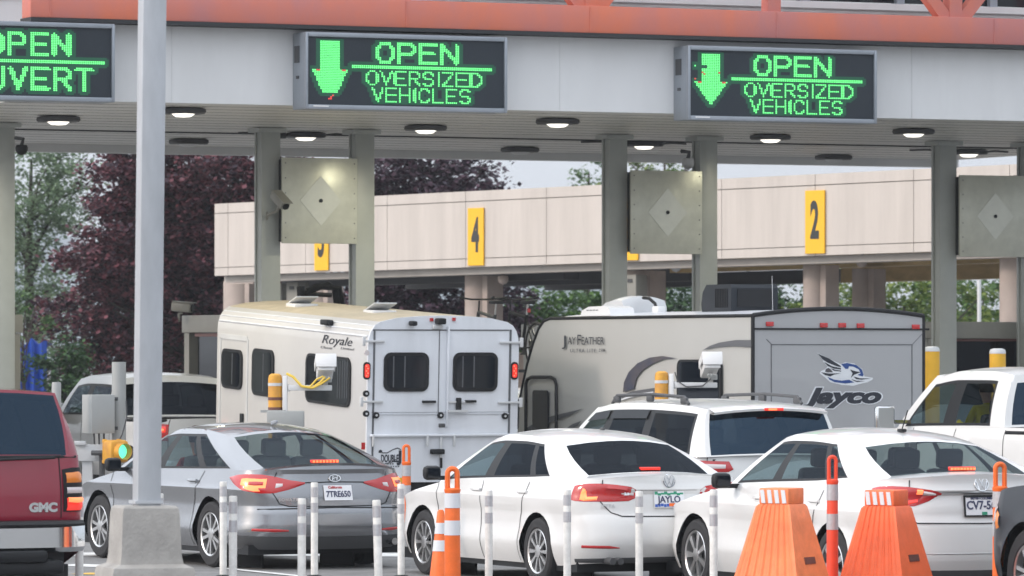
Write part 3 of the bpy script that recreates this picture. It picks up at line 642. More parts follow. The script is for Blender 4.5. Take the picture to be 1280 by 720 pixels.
tree('broadleaf_tree', 'green treetop showing above the wall left of the middle plate', base(735, 170), [(0, 0, 7.5, 1.0, 1.0, 1.2), (-0.4, 0, 5.5, 1.6, 1.4, 1.8)], L_GRN, 3500, 0.16, 0.16, seed=31, clump=0.4)
tree('broadleaf_tree', 'green treetop showing above the middle steel plate', base(830, 168), [(0, 0, 7.9, 1.7, 1.2, 1.2), (-0.4, 0, 5.5, 1.8, 1.4, 1.8)], L_YEL, 5000, 0.16, 0.16, seed=32, clump=0.4)
# blue tarpaulin and thin pole, low pale wall
b = MB(); rows = []
for j in range(15):
    x = -0.42 + j*0.058; rows.append([(x, 0.06*math.sin(j*1.7 + z*1.3), z + 0.06*math.sin(j*1.1)*(z/2.0)) for z in (0.0, 0.5, 1.0, 1.5, 2.0, 2.45 + 0.06*math.sin(j*0.9))])
b.grid(rows); b.grid([[(x[-1][0], x[-1][1], x[-1][2]), (x[-1][0], x[-1][1] + 1.6, x[-1][2] - 0.1)] for x in rows]); o = b.build('tarpaulin', M['tarp']); o.location = base(37, 119.2); tag(o, 'blue tarpaulin sheet hung behind the left booth', 'tarpaulin')
b = MB(); b.cyl((0, 0, 0), (0, 0, 5.0), 0.05, 0.045, 10); o = b.build('utility_pole', M['white_plastic']); o.location = base(1224, 118); tag(o, 'thin white pole in front of green trees above the right booth', 'pole')
b = MB(); b.box((0, 0, 1.1), (7, 0.3, 2.2)); o = b.build('low_wall', M['pier']); o.location = base(690, 116); tag(o, 'low grey brown wall seen between the two trailers', 'wall')

# air: thin summer haze
b = MB(); b.box((0, 1600, 74), (5200, 3650, 150)); hz = b.build('haze', [], None, 0); tag(hz, kind='stuff')
hm = bpy.data.materials.new('haze_air'); hm.use_nodes = True; ht = hm.node_tree; ht.nodes.clear(); ho = ht.nodes.new('ShaderNodeOutputMaterial'); pv = ht.nodes.new('ShaderNodeVolumePrincipled')
pv.inputs['Color'].default_value = (0.90, 0.94, 1.0, 1); pv.inputs['Density'].default_value = 0.00032; pv.inputs['Anisotropy'].default_value = 0.2
ht.links.new(pv.outputs[0], ho.inputs['Volume']); hz.data.materials.append(hm)
# ================================================================ VEHICLES (local x forward, y left, z up)
class Car:
    def __init__(s, **k): s.__dict__.update(k); s.setup()
    def setup(s):
        s.rgb = getattr(s, 'rgb', 0.84)
        a, n, W = s.ra, s.rn, s.W; pts = []
        NR = 26
        for i in range(NR):
            f = i/(NR-1); ph = (f**1.35)*math.pi/2; pts.append((s.xr + a - a*max(0, math.cos(ph))**(2/n), W*math.sin(ph)**(2/n)))
        xs = set()
        for ax in (-s.wb/2, s.wb/2):
            for k in range(15): xs.add(round(ax - s.ar*math.cos(math.pi*k/14), 4))
            for e in (0.001, 0.03, 0.07, 0.12): xs.add(round(ax - s.ar - e, 4)); xs.add(round(ax + s.ar + e, 4))
        x = s.xr + a + 0.05
        while x < s.xf - s.fa - 0.03:
            if all(abs(x - q) > 0.03 for q in xs): xs.add(round(x, 4))
            x += 0.11
        for x in sorted(xs):
            if s.xr + a + 0.005 < x < s.xf - s.fa - 0.005: pts.append((x, W))
        for i in range(14):
            ph = math.pi/2*(1 - i/13); pts.append((s.xf - s.fa + s.fa*max(0, math.cos(ph))**(2/s.fn), W*max(0, math.sin(ph))**(2/s.fn)))
        s.pts = pts
        s.arc = [0]
        for i in range(1, len(pts)): s.arc.append(s.arc[-1] + math.hypot(pts[i][0]-pts[i-1][0], pts[i][1]-pts[i-1][1]))
        s.arc_t = [(s.arc[i], i) for i in range(len(pts))]
    def zt(s, x): return spl(s.top, x)
    def ztop(s, X, Y): return s.zt(X) + s.crown*(1 - (Y/s.W)**2)
    def zbot(s, X):
        z = s.sill
        if X < s.xr + 0.6: z = lerp(s.rbot, s.sill, clamp((X - s.xr)/0.6, 0, 1))
        for ax in (-s.wb/2, s.wb/2):
            d = abs(X - ax)
            if d <= s.ar + 1e-4: z = max(z, s.wr + math.sqrt(max(0, s.ar**2 - d*d)))
        return z
    def pos(s, X, Y, z, sg=1):
        rw = clamp(1 - (X - s.xr)/s.ra, 0, 1); fw = clamp(1 - (s.xf - X)/s.fa, 0, 1)
        y = Y*(1 - spl(s.ins, z)/s.W); x = X + spl(s.rp, z)*rw - spl(s.fp, z)*fw
        if rw == 0 and fw == 0:
            for ax in (-s.wb/2, s.wb/2):
                d = math.hypot(X - ax, z - s.wr) - s.ar
                if d < 0.2: y += s.flare*math.exp(-(d/0.055)**2)
        return Vector((x, y*sg, z))
    def base_at(s, a):
        fi = lin(s.arc_t, abs(a)); i = min(int(fi), len(s.pts)-2); t = fi - i
        return lerp(s.pts[i][0], s.pts[i+1][0], t), lerp(s.pts[i][1], s.pts[i+1][1], t)
    def at(s, a, z):
        X, Y = s.base_at(a); sg = 1 if a >= 0 else -1
        return s.pos(X, Y, z, sg)
    def nrm(s, a, z):
        e = 0.004; p = s.at(a + e, z) - s.at(a - e, z); q = s.at(a, z + e) - s.at(a, z - e); return q.cross(p).normalized()
    def frame(s, a, z, off=0.0):
        """matrix with local x to the viewer's right on the surface, local y up, local z outward"""
        n = s.nrm(a, z); u = Vector((0, 0, 1)).cross(n).normalized(); v = n.cross(u); o = s.at(a, z) + n*off
        return Matrix(((u.x, v.x, n.x, o.x), (u.y, v.y, n.y, o.y), (u.z, v.z, n.z, o.z), (0, 0, 0, 1)))
    def patch(s, cols, off, nz=5, sub=6, mb=None, thick=0.0):
        """raised skin following the body between (arc, z low, z high) columns"""
        b = mb or MB(); rows = []
        for i in range(len(cols) - 1):
            for k in range(sub + (1 if i == len(cols)-2 else 0)):
                t = k/sub; a = lerp(cols[i][0], cols[i+1][0], t); z0 = lerp(cols[i][1], cols[i+1][1], t); z1 = lerp(cols[i][2], cols[i+1][2], t)
                row = []
                for j in range(nz):
                    v = j/(nz-1); z = lerp(z0, z1, v); o = off*(0.25 if j in (0, nz-1) else 1.0); row.append(s.at(a, z) + s.nrm(a, z)*o)
                rows.append(row)
        b.grid(rows, flip=cols[0][0] < cols[-1][0]); return b
    def line(s, pts, w, off=0.003, mb=None):
        """thin strip through (arc, z) points on the body"""
        b = mb or MB(); c = []
        for i in range(len(pts)-1):
            n = max(2, int(math.hypot(pts[i+1][0]-pts[i][0], pts[i+1][1]-pts[i][1])/0.05))
            for k in range(n): c.append((lerp(pts[i][0], pts[i+1][0], k/n), lerp(pts[i][1], pts[i+1][1], k/n)))
        c.append(pts[-1]); rows = []
        for i, (a, z) in enumerate(c):
            a0, z0 = c[max(i-1, 0)]; a1, z1 = c[min(i+1, len(c)-1)]; da, dz = a1-a0, z1-z0; l = math.hypot(da, dz) or 1; na, nz_ = -dz/l*w/2, da/l*w/2
            rows.append([s.at(a+na, z+nz_) + s.nrm(a, z)*off, s.at(a-na, z-nz_) + s.nrm(a, z)*off])
        b.grid(rows); return b
    def arc_at_x(s, x):
        """arc length of the side point at x"""
        best = min(range(len(s.pts)), key=lambda i: abs(s.pts[i][0]-x) + (0 if s.pts[i][1] > s.W*0.98 else 9)); return s.arc[best] + x - s.pts[best][0]
    # ---- greenhouse
    def yside(s, x):
        if x < s.xr + s.ra: u = clamp((s.xr + s.ra - x)/s.ra, 0, 1); return s.W*(1 - u**s.rn)**(1/s.rn)
        if x > s.xf - s.fa: u = clamp((x - s.xf + s.fa)/s.fa, 0, 1); return s.W*(1 - u**s.fn)**(1/s.fn)
        return s.W
    def gpt(s, xb, xt, t, sg=1):
        zb = s.zt(xb) - 0.012; yb = s.yside(xb)*(1 - spl(s.ins, s.zt(xb))/s.W) - 0.004
        zr = spl(s.rail, xt); yr = spl(s.yrail, xt)
        return Vector((lerp(xb, xt, t), sg*(lerp(yb, yr, t) + s.bulge*4*t*(1-t)), lerp(zb, zr, t)))
    def gline(s, u):
        i = min(int(u), len(s.lines)-2); t = u - i; return lerp(s.lines[i][0], s.lines[i+1][0], t), lerp(s.lines[i][1], s.lines[i+1][1], t)

def build_car(s, root, body_mat, glass_side, glass_rear, glass_front=None, wheel='ten', seats=True, seat_m=None, sub_w=5, liner=True, bed=False, handle_x=(), roof_strip=True):
    pts = s.pts; n = len(pts); zs = sorted(set([round(0.10 + 0.045*k, 4) for k in range(int((s.zmax - 0.10)/0.045) + 1)] + list(s.rows)))
    B = MB(); g0 = s.lines[0][0]; g1 = s.lines[-1][0]
    def col(i, sg):
        X, Y = pts[i]; zb, zt = s.zbot(X), s.ztop(X, Y); return [s.pos(X, Y, clamp(z, zb, zt), sg) for z in zs]
    for sg in (1, -1): B.grid([col(i, sg) for i in range(n)], flip=(sg < 0))
    NV = 10
    def capline(i):
        X, Y = pts[i]; e = s.pos(X, Y, s.ztop(X, Y)); wtop = s.W*(1 - spl(s.ins, s.ztop(X, Y))/s.W)
        return [Vector((e.x, e.y*v, s.zt(X) + s.crown*(1 - (e.y*v/wtop)**2 if wtop else 0) - (0 if abs(v) < 1 else 0))) for v in [lerp(1, -1, k/NV) for k in range(NV+1)]]
    for i in range(n-1):
        if bed and pts[i+1][0] < g0 + 0.02: continue
        if pts[i+1][0] <= g0 + 0.10 or pts[i][0] >= g1 - 0.12: B.grid([capline(i), capline(i+1)], flip=True)
    # greenhouse sides
    nl = len(s.lines); T0, T1 = s.dlo
    ts = [0, T0*0.5, T0, T0 + 0.05] + [lerp(T0 + 0.05, T1 - 0.06, k/5) for k in range(1, 5)] + [T1 - 0.06, T1, (1 + T1)/2, 1]
    K = MB(); glasses = []
    for i in range(nl-1):
        kind = s.cells[i]
        us = [i + k/sub_w for k in range(sub_w+1)]
        if kind == 'g': us = sorted(us + [i + 0.05, i + 0.95])
        for sg in (1, -1):
            G = MB()
            for a in range(len(us)-1):
                for b_ in range(len(ts)-1):
                    q = [[s.gpt(*s.gline(us[a]), ts[b_], sg), s.gpt(*s.gline(us[a]), ts[b_+1], sg)], [s.gpt(*s.gline(us[a+1]), ts[b_], sg), s.gpt(*s.gline(us[a+1]), ts[b_+1], sg)]]
                    inner = T0 - 1e-6 <= ts[b_] and ts[b_+1] <= T1 + 1e-6
                    if not inner or kind == 'b': B.grid(q, flip=(sg < 0))
                    elif kind == 'k': K.grid(q, flip=(sg < 0))
                    else:
                        rim = ts[b_+1] <= T0 + 0.051 or ts[b_] >= T1 - 0.061 or us[a+1] <= i + 0.0501 or us[a] >= i + 0.9499
                        (K if rim else G).grid(q, flip=(sg < 0))
            if kind == 'g' and G.v: glasses.append((G, glass_front if glass_front and s.lines[i+1][0] > 0.7 else glass_side))
    # spans: rear glass, windscreen, roof
    def span(L, Rr, v, bow, crown):
        p = L*((1+v)/2) + Rr*((1-v)/2); return p + Vector((-bow*(1-v*v), 0, crown*(1-v*v)))
    vs = [-1, -0.97, -s.rgw, -s.rgw*0.6, -s.rgw*0.25, 0, s.rgw*0.25, s.rgw*0.6, s.rgw, 0.97, 1]
    def span_panel(line, bow0, bow1, cr0, cr1, rt, sgn, nm, gl, rgw):
        G = MB(); vv0 = [v if abs(v) > 0.95 or v == 0 else v*rgw/s.rgw for v in vs]; tl = [0, rt[0]] + [lerp(rt[0], rt[1], k/4) for k in range(1, 4)] + [rt[1], 1]
        vv = vv0
        def VV(v, t_):
            return v if abs(v) > 0.965 or sgn < 0 else v*lerp(s.rgb, 1.0, t_)
        for a in range(len(vv)-1):
            for b_ in range(len(tl)-1):
                q = [[span(s.gpt(*line, tl[b_+y], 1), s.gpt(*line, tl[b_+y], -1), VV(vv[a+x], tl[b_+y]), sgn*lerp(bow0, bow1, tl[b_+y]), lerp(cr0, cr1, tl[b_+y])) for y in (0, 1)] for x in (0, 1)]
                isg = abs(vv[a]) <= rgw + 1e-6 and abs(vv[a+1]) <= rgw + 1e-6 and tl[b_] >= rt[0]-1e-6 and tl[b_+1] <= rt[1]+1e-6
                (G if isg else B).grid(q, flip=(sgn > 0) is False)
        return G
    gr = span_panel(s.lines[0], s.bow[0], s.bow[1], s.crown, s.rcrown, s.rt, 1, 'rear_window', glass_rear, s.rgw)
    gf = span_panel(s.lines[-1], 0.18, 0.10, s.crown, s.rcrown, (0.04, 0.94), -1, 'windshield', glass_side, 0.94)
    rows = []
    nu = (nl-1)*4
    for k in range(nu+1):
        xb, xt = s.gline(k/nu*(nl-1)); L, Rr = s.gpt(xb, xt, 1, 1), s.gpt(xb, xt, 1, -1); f = k/nu; bw = lerp(s.bow[1], -0.10, f)
        rows.append([span(L, Rr, v, bw, s.rcrown) for v in [lerp(-1, 1, j/10) for j in range(11)]])
    B.grid(rows, flip=True)
    body = B.build('body', body_mat, root, 32, 0.0006)
    if K.v: K.build('window_trim', M['black'], root, 40, 0.0006)
    for G, gm in glasses: G.build('side_window', gm, root, 60, 0.0006)
    s.rear_glass = gr.build('rear_window', glass_rear, root, 60, 0.0006); gf.build('windshield', glass_front or glass_side, root, 60, 0.0006)
    # cabin
    I = MB(); zf = min(s.zt(0), 1.0) - 0.22
    I.box(((g0 + g1)/2 - 0.05, 0, (0.22 + zf)/2), (g1 - g0 - 0.25, s.W*2 - 0.30, zf - 0.22))
    if not bed: I.box((s.lines[0][0] + 0.22, 0, s.zt(s.lines[0][0]) - 0.05), (0.42, s.W*2 - 0.5, 0.03))
    I.box((g1 - 0.28, 0, s.zt(g1) - 0.06), (0.45, s.W*2 - 0.4, 0.16), bev=0.03); I.build('cabin', M['interior'], root, 0)
    if seats:
        sm = seat_m or M['seat_dark']; zb_ = s.zt(0)
        for xs_, ys in ((s.seat_x, (0.38, -0.38)), (s.seat_x - 0.85, (0.42, 0, -0.42))):
            for y in ys:
                w = 0.44 if len(ys) == 2 else 0.40; S = MB()
                S.box((xs_, y, zb_ - 0.10), (0.14, w, 0.50), ry=R(-14), bev=0.05); S.box((xs_ - 0.085, y, zb_ + 0.235), (0.09, 0.25, 0.17), ry=R(-8), bev=0.035); S.box((xs_ + 0.25, y, zb_ - 0.34), (0.5, w, 0.14), bev=0.04); S.build('seat', sm, root, 40)
    if liner:
        Lm = MB()
        for ax in (-s.wb/2, s.wb/2):
            for sg in (1, -1):
                rws = []
                for k in range(13):
                    a = math.pi*k/12; rws.append([(ax + (s.ar+0.012)*math.cos(a), sg*(s.W - 0.025), s.wr + (s.ar+0.012)*math.sin(a)), (ax + (s.ar+0.012)*math.cos(a), sg*(s.W - 0.42), s.wr + (s.ar+0.012)*math.sin(a))])
                Lm.grid(rws); Lm.box((ax, sg*(s.W - 0.42), s.wr*0.9), (s.ar*2, 0.02, s.ar*2.0))
        Lm.box((0, 0, s.sill + 0.0), (s.xf - s.xr - 0.5, s.W*2 - 0.16, 0.10)); Lm.build('underbody', M['black'], root, 0)
    for ax in (s.wb/2, -s.wb/2):
        for sg in (1, -1): make_wheel(root, ax, sg*(s.W - 0.115), s.wr, sg, wheel, s.rimr)
    return body

def make_wheel(root, x, y, r, sg, style, rimr):
    T = Matrix.Translation((x, y, r)) @ Matrix.Rotation(R(-90)*sg, 4, 'X')
    b = MB(); b.M = T; w = 0.105; b.lathe([(rimr, -w), (r - 0.03, -w), (r - 0.008, -w*0.8), (r, -w*0.45), (r, w*0.45), (r - 0.008, w*0.8), (r - 0.03, w*0.98), (rimr + 0.012, w), (rimr, w*0.9), (rimr - 0.01, w*0.2)], 36)
    o = b.build('wheel', M['rubber'], root, 30)
    b = MB(); b.M = T; b.lathe([(rimr + 0.002, w*0.88), (rimr - 0.006, w*0.98), (rimr - 0.02, w*0.9), (rimr - 0.022, 0.0)], 36)
    ns = {'ten': 10, 'five': 5, 'nine': 9, 'seven': 7, 'six': 6}[style]
    for k in range(ns):
        a0 = 2*math.pi*k/ns; b.M = T @ Matrix.Rotation(a0, 4, 'Z'); ro = rimr - 0.012
        if style in ('five', 'six'):
            for d in (-1, 1): b.prism([(0.045, d*0.010 - 0.016), (ro, d*0.050 - 0.017), (ro, d*0.050 + 0.017), (0.045, d*0.010 + 0.016)], (0, 0, w*0.62), (1, 0, 0), (0, 1, 0), 0.025)
        else:
            hw = 0.5*math.pi*ro/ns*0.62; b.prism([(0.045, -hw*0.45), (ro, -hw), (ro, hw), (0.045, hw*0.45)], (0, 0, w*0.62), (1, 0, 0), (0, 1, 0), 0.025)
    b.M = T; b.lathe([(0.062, w*0.60), (0.060, w*0.92), (0.03, w*0.96), (0.0, w*0.96)], 18); b.build('rim', M['alloy'], o, 30)
    b = MB(); b.M = T; b.lathe([(0.0, w*0.30), (rimr - 0.021, w*0.30)], 24); b.lathe([(0.0, w*0.36), (0.13, w*0.36), (0.13, w*0.31)], 24); b.build('brake_disc', M['darkgrey'], o, 30)

def mirror(root, s, x, z, mat_, sg=1, size=(0.11, 0.18, 0.14)):
    y = s.W*(1 - spl(s.ins, z)/s.W); b = MB(); b.box((x, sg*(y + 0.17), z + 0.05), size, bev=0.045); b.box((x + 0.03, sg*(y + 0.03), z + 0.0), (0.05, 0.16, 0.04)); o = b.build('side_mirror', mat_, root, 40)
    b = MB(); b.box((x - size[0]/2 - 0.002, sg*(y + 0.17), z + 0.05), (0.006, size[1]*0.7, size[2]*0.66), bev=0.002); b.build('mirror_glass', M['win_dark'], o, 0)
def handles(root, s, xs, z, mat_):
    for x in xs:
        for sg in (1, -1):
            a = s.arc_at_x(x); b = MB(); b.M = s.frame(a*sg, z, 0.0); b.box((0, 0, 0.022), (0.20, 0.028, 0.018), bev=0.008); b.box((0.085, 0, 0.010), (0.02, 0.026, 0.03)); b.box((-0.085, 0, 0.010), (0.02, 0.026, 0.03)); b.box((0, -0.004, 0.003), (0.13, 0.05, 0.004)); b.build('door_handle', mat_, root, 40)
def plate(root, s, a, z, w, h, writing, tilt=None):
    Mx = s.frame(a, z, 0.012); b = MB(); b.M = Mx; b.box((0, 0, 0), (w, h, 0.008), bev=0.002); p = b.build('license_plate', M['plate'], root, 0)
    for txt, sz, dx, dy, m, sx in writing:
        text_mesh(txt, sz, m, 'plate_lettering', Mx @ Matrix.Translation((dx, dy, 0.0065)), p, bold=sz*0.02, sx=sx)
    return p, Mx
def seams(root, s, lines_, w=0.010):
    b = MB()
    for l in lines_: s.line(l, max(w, 0.010), 0.004, b)
    return b.build('panel_gap', M['black'], root, 0)
def place(root, s, px_wheel, sc, theta):
    """puts the rear left tyre's contact point under photo column px_wheel at sc pixels per metre"""
    D = F/sc; X = (px_wheel - CX)/sc; l = Vector((-s.wb/2, s.W - 0.02, 0)); rz = R(90) + theta
    root.location = Vector((X, D, 0)) - Matrix.Rotation(rz, 3, 'Z') @ l; root.rotation_euler = (0, 0, rz)

# ---------------------------------------------------------------- silver sedan
SIL = Car(wb=2.80, xr=-2.46, xf=2.38, W=0.93, ra=0.60, rn=2.7, fa=0.57, fn=1.9, wr=0.335, rimr=0.225, ar=0.385, sill=0.20, rbot=0.22, zmax=1.18, flare=0.012,
    top=[(-2.46, 0.985), (-2.2, 0.99), (-1.7, 0.985), (-1.2, 0.975), (0, 0.955), (0.9, 0.925), (1.4, 0.855), (1.8, 0.77), (2.1, 0.68), (2.38, 0.56)], crown=0.055,
    ins=[(0.2, 0.07), (0.3, 0.02), (0.38, 0.0), (0.52, 0.022), (0.64, 0.03), (0.76, 0.006), (0.80, -0.004), (0.82, 0.008), (0.92, 0.045), (1.05, 0.09)], rows=(0.36, 0.375, 0.79, 0.80, 0.81, 0.63, 0.645),
    rp=[(0.2, 0.14), (0.33, 0.05), (0.42, 0.0), (0.60, 0.01), (0.635, 0.035), (0.70, 0.035), (0.80, 0.055), (0.88, 0.075), (0.955, 0.088), (0.98, 0.06), (1.0, 0.062), (1.06, 0.075)], fp=[(0.2, 0.12), (0.5, 0), (0.9, 0.25)],
    rail=[(-1.35, 1.28), (-1.0, 1.34), (-0.5, 1.385), (-0.15, 1.385), (0.24, 1.335)], yrail=[(-1.35, 0.56), (-0.6, 0.60), (0.1, 0.61), (0.5, 0.58)], rcrown=0.06, bulge=0.035,
    lines=[(-1.98, -1.08), (-1.86, -0.80), (-1.33, -0.72), (-1.28, -0.68), (-1.0, -0.64), (-0.94, -0.58), (-0.02, 0.08 - 0.15), (0.06, 0.0), (1.02, 0.40), (1.16, 0.50)], cells='bggkgkgkb'.replace('bgg', 'bgk')[:9], dlo=(0.07, 0.88),
    rgw=0.93, rt=(0.04, 0.93), bow=(0.20, 0.10), seat_x=-0.05)
SIL.lines = [(-2.08, -1.12), (-1.84, -0.58), (-1.22, -0.50), (-1.13, -0.44), (-0.10, -0.20), (0.03, -0.12), (0.98, 0.10), (1.13, 0.24)]; SIL.cells = 'bgkgkgb'
t = thing('sedan', 'silver grey sedan with lit brake lights and dealer plate 7TRE650 left of the white cars', 'car', group='cars queueing for the booths')
t['label'] = 'silver grey sedan with lit brake lights and plate 7TRE650'
build_car(SIL, t, M['silver_paint'], G_CLEAR, G_CLEAR, None, 'five', seat_m=M['seat_grey']); place(t, SIL, 263, 124, R(28)); silver_root = t
def tail(root, s, cols, m, sg=(1, -1), off=0.012, nm='taillight', parent=None):
    outs = []
    for g_ in sg: outs.append(s.patch([(c[0]*g_, c[1], c[2]) for c in cols], off).build(nm, m, parent[g_] if parent else root, 50))
    return {g_: o for g_, o in zip(sg, outs)}
tl = tail(t, SIL, [(0.335, 0.855, 0.872), (0.50, 0.80, 0.895), (0.66, 0.765, 0.93), (0.80, 0.765, 0.95), (0.98, 0.79, 0.955), (1.15, 0.845, 0.945), (1.30, 0.90, 0.925)], M['red_lens'])
tail(t, SIL, [(0.74, 0.785, 0.925), (0.86, 0.785, 0.93), (0.98, 0.81, 0.93), (1.04, 0.83, 0.92)], M['hot_lit'], off=0.016, nm='brake_lamp', parent=tl)
tail(t, SIL, [(0.77, 0.83, 0.885), (0.86, 0.825, 0.89), (0.93, 0.835, 0.885)], M['red_lens'], off=0.020, nm='lens', parent=tl)
tail(t, SIL, [(0.57, 0.825, 0.865), (0.64, 0.80, 0.872)], M['clear_lens'], off=0.016, nm='reverse_lamp', parent=tl)
tail(t, SIL, [(0.52, 0.385, 0.402), (0.66, 0.38, 0.412), (0.90, 0.39, 0.415)], M['red_lens'], nm='reflector', off=0.006)
seams(t, SIL, [[(0.66, 0.975), (0.67, 0.77), (0.62, 0.66), (0.52, 0.635), (0, 0.63), (-0.52, 0.635), (-0.62, 0.66), (-0.67, 0.77), (-0.66, 0.975)]])
b = MB(); SIL.patch([(-0.34, 0.862, 0.874), (0, 0.868, 0.880), (0.34, 0.862, 0.874)], 0.006, mb=b); SIL.patch([(-0.86, 0.60, 0.612), (0, 0.615, 0.627), (0.86, 0.60, 0.612)], 0.004, mb=b); b.build('trunk_crease', M['black'], t)
b = MB(); SIL.patch([(-1.15, 0.21, 0.345), (-0.6, 0.20, 0.335), (0, 0.20, 0.33), (0.6, 0.20, 0.335), (1.15, 0.21, 0.345)], 0.006, mb=b); b.build('lower_valance', M['darkgrey'], t)
seams(t, SIL, [[(SIL.arc_at_x(-0.93), 0.22), (SIL.arc_at_x(-0.98), 0.62), (SIL.arc_at_x(-1.18), 0.97)], [(SIL.arc_at_x(0.02), 0.22), (SIL.arc_at_x(0.02), 0.95)], [(SIL.arc_at_x(1.0), 0.3), (SIL.arc_at_x(1.08), 0.93)]], 0.009)
rows = []
for k in range(21):
    a = lerp(-0.80, 0.80, k/20); h = 0.022*(1 - abs(a/0.80)**3); p = SIL.at(a, 1.0); c_ = SIL.crown*(1 - (p.y/SIL.W)**2); z = SIL.zt(-2.4) + c_
    rows.append([(p.x + 0.16, p.y, z - 0.006), (p.x + 0.05, p.y, z + h*0.8), (p.x - 0.02, p.y, z + h), (p.x + 0.0, p.y, z + h - 0.022)])
b = MB(); b.grid(rows, True); b.build('boot_spoiler', M['silver_paint'], t)
plate(t, SIL, -0.02, 0.762, 0.31, 0.155, (('7TRE650', 0.085, 0, -0.016, M['plate_ink'], 0.86), ('California', 0.036, -0.03, 0.055, M['plate_red'], 1.1)))
b = MB(); b.M = SIL.frame(0, 0.908, 0.008); 
ring = [(0.062*math.cos(a), 0.034*math.sin(a), 0.003) for a in [2*math.pi*k/28 for k in range(28)]]; b.tube(ring, 0.006, 6, close=True)
b.tube([(-0.030, -0.022, 0.003), (-0.018, 0.022, 0.003)], 0.006, 6); b.tube([(0.018, -0.022, 0.003), (0.030, 0.022, 0.003)], 0.006, 6); b.tube([(-0.022, -0.004, 0.003), (0.0, 0.003, 0.003), (0.022, 0.004, 0.003)], 0.006, 6); b.build('emblem', M['chrome'], t)
text_mesh('SONATA', 0.042, M['alloy'], 'model_lettering', SIL.frame(0.52, 0.70, 0.004), t, bold=0.002, spacing=1.3)
mirror(t, SIL, 0.74, 0.95, M['black']); mirror(t, SIL, 0.90, 0.95, M['silver_paint'], -1); handles(t, SIL, (-0.98, 0.1), 0.865, M['silver_paint'])
def third_light(root, s, w, v=0.07, xoff=0.0):
    L, Rr = s.gpt(*s.lines[0], v, 1), s.gpt(*s.lines[0], v, -1); c = (L + Rr)/2 + Vector((-lerp(s.bow[0], s.bow[1], v) + 0.05, 0, lerp(s.crown, s.rcrown, v)))
    b = MB(); b.box(c + Vector((0, 0, 0.018)), (0.05, w, 0.035), bev=0.006); o = b.build('high_brake_light', M['red_lit'], root, 0); return o, c
o, c = third_light(t, SIL, 0.30); b = MB()
for k in range(8): b.box(c + Vector((-0.027, lerp(-0.13, 0.13, k/7), 0.018)), (0.008, 0.022, 0.022))
b.build('brake_led', M['hot_lit'], o, 0)
b = MB(); b.cyl((-2.42, -0.66, 0.27), (-2.25, -0.66, 0.27), 0.035, seg=14); b.build('exhaust', M['chrome'], t)
b = MB(); b.box((-0.98, 0, 1.452), (0.12, 0.035, 0.04), ry=R(8), bev=0.012); b.build('roof_aerial', M['silver_paint'], t)

# ---------------------------------------------------------------- white sedans
def white_sedan_spec(**k):
    d = dict(rgb=0.81, wb=2.65, xr=-2.36, xf=2.26, W=0.89, ra=0.52, rn=3.0, fa=0.55, fn=1.9, wr=0.318, rimr=0.213, ar=0.365, sill=0.20, rbot=0.24, zmax=1.26, flare=0.010,
    top=[(-2.36, 0.985), (-2.1, 1.005), (-1.6, 1.005), (-1.0, 0.985), (0, 0.955), (0.8, 0.925), (1.3, 0.86), (1.7, 0.78), (2.0, 0.69), (2.26, 0.57)], crown=0.055,
    ins=[(0.2, 0.06), (0.3, 0.02), (0.40, 0.0), (0.55, 0.016), (0.66, 0.018), (0.78, 0.0), (0.82, 0.0), (0.84, 0.014), (0.95, 0.045), (1.06, 0.085)], rows=(0.81, 0.82, 0.66, 0.675, 0.385, 0.40),
    rp=[(0.2, 0.14), (0.34, 0.04), (0.45, 0.0), (0.60, 0.012), (0.66, 0.03), (0.70, 0.045), (0.80, 0.05), (0.895, 0.065), (0.905, 0.035), (1.0, 0.05), (1.045, 0.04), (1.08, 0.05)], fp=[(0.2, 0.12), (0.5, 0), (0.9, 0.2)],
    rail=[(-1.3, 1.28), (-1.0, 1.335), (-0.5, 1.385), (-0.15, 1.388), (0.22, 1.34)], yrail=[(-1.3, 0.55), (-0.6, 0.585), (0.1, 0.595), (0.5, 0.57)], rcrown=0.055, bulge=0.03,
    lines=[(-1.86, -1.16), (-1.52, -0.86), (-1.18, -0.80), (-1.12, -0.76), (-0.18, -0.26), (-0.06, -0.18), (0.88, 0.09), (1.04, 0.22)], cells='bgkgkgb', dlo=(0.07, 0.87),
    rgw=0.92, rt=(0.05, 0.93), bow=(0.16, 0.09), seat_x=-0.10); d.update(k); return Car(**d)
def emblem_round(root, s, z, r):
    b = MB(); b.M = s.frame(0, z, 0.006); b.tube([(r*math.cos(a), r*math.sin(a), 0.003) for a in [2*math.pi*k/28 for k in range(28)]], r*0.10, 6, close=True)
    b.tube([(-r*0.40, r*0.86, 0.003), (0, r*0.06, 0.003), (r*0.40, r*0.86, 0.003)], r*0.11, 6); b.tube([(-r*0.84, r*0.40, 0.003), (-r*0.40, -r*0.82, 0.003), (0, -r*0.08, 0.003), (r*0.40, -r*0.82, 0.003), (r*0.84, r*0.40, 0.003)], r*0.11, 6)
    o = b.build('emblem', M['chrome'], root); b = MB(); b.M = s.frame(0, z, 0.004); b.cyl((0, 0, -0.002), (0, 0, 0.003), r*0.95, seg=24); b.build('emblem_field', M['ltgrey'], o)
JET = white_sedan_spec()
t = thing('sedan', 'white sedan with privacy glass and plate JAYLO in the middle of the queue', 'car', group='cars queueing for the booths'); t['label'] = 'white sedan with dark tinted rear window and plate JAYLO'
build_car(JET, t, M['white_paint'], G_DARK, G_DARK, G_CLEAR, 'ten'); place(t, JET, 672, 134.6, R(24.5)); jetta_root = t
tl = tail(t, JET, [(0.335, 0.83, 0.90), (0.40, 0.805, 0.935), (0.55, 0.80, 0.955), (0.70, 0.80, 0.966), (0.82, 0.80, 0.964), (0.92, 0.805, 0.955), (0.98, 0.815, 0.94)], M['red_lens'])
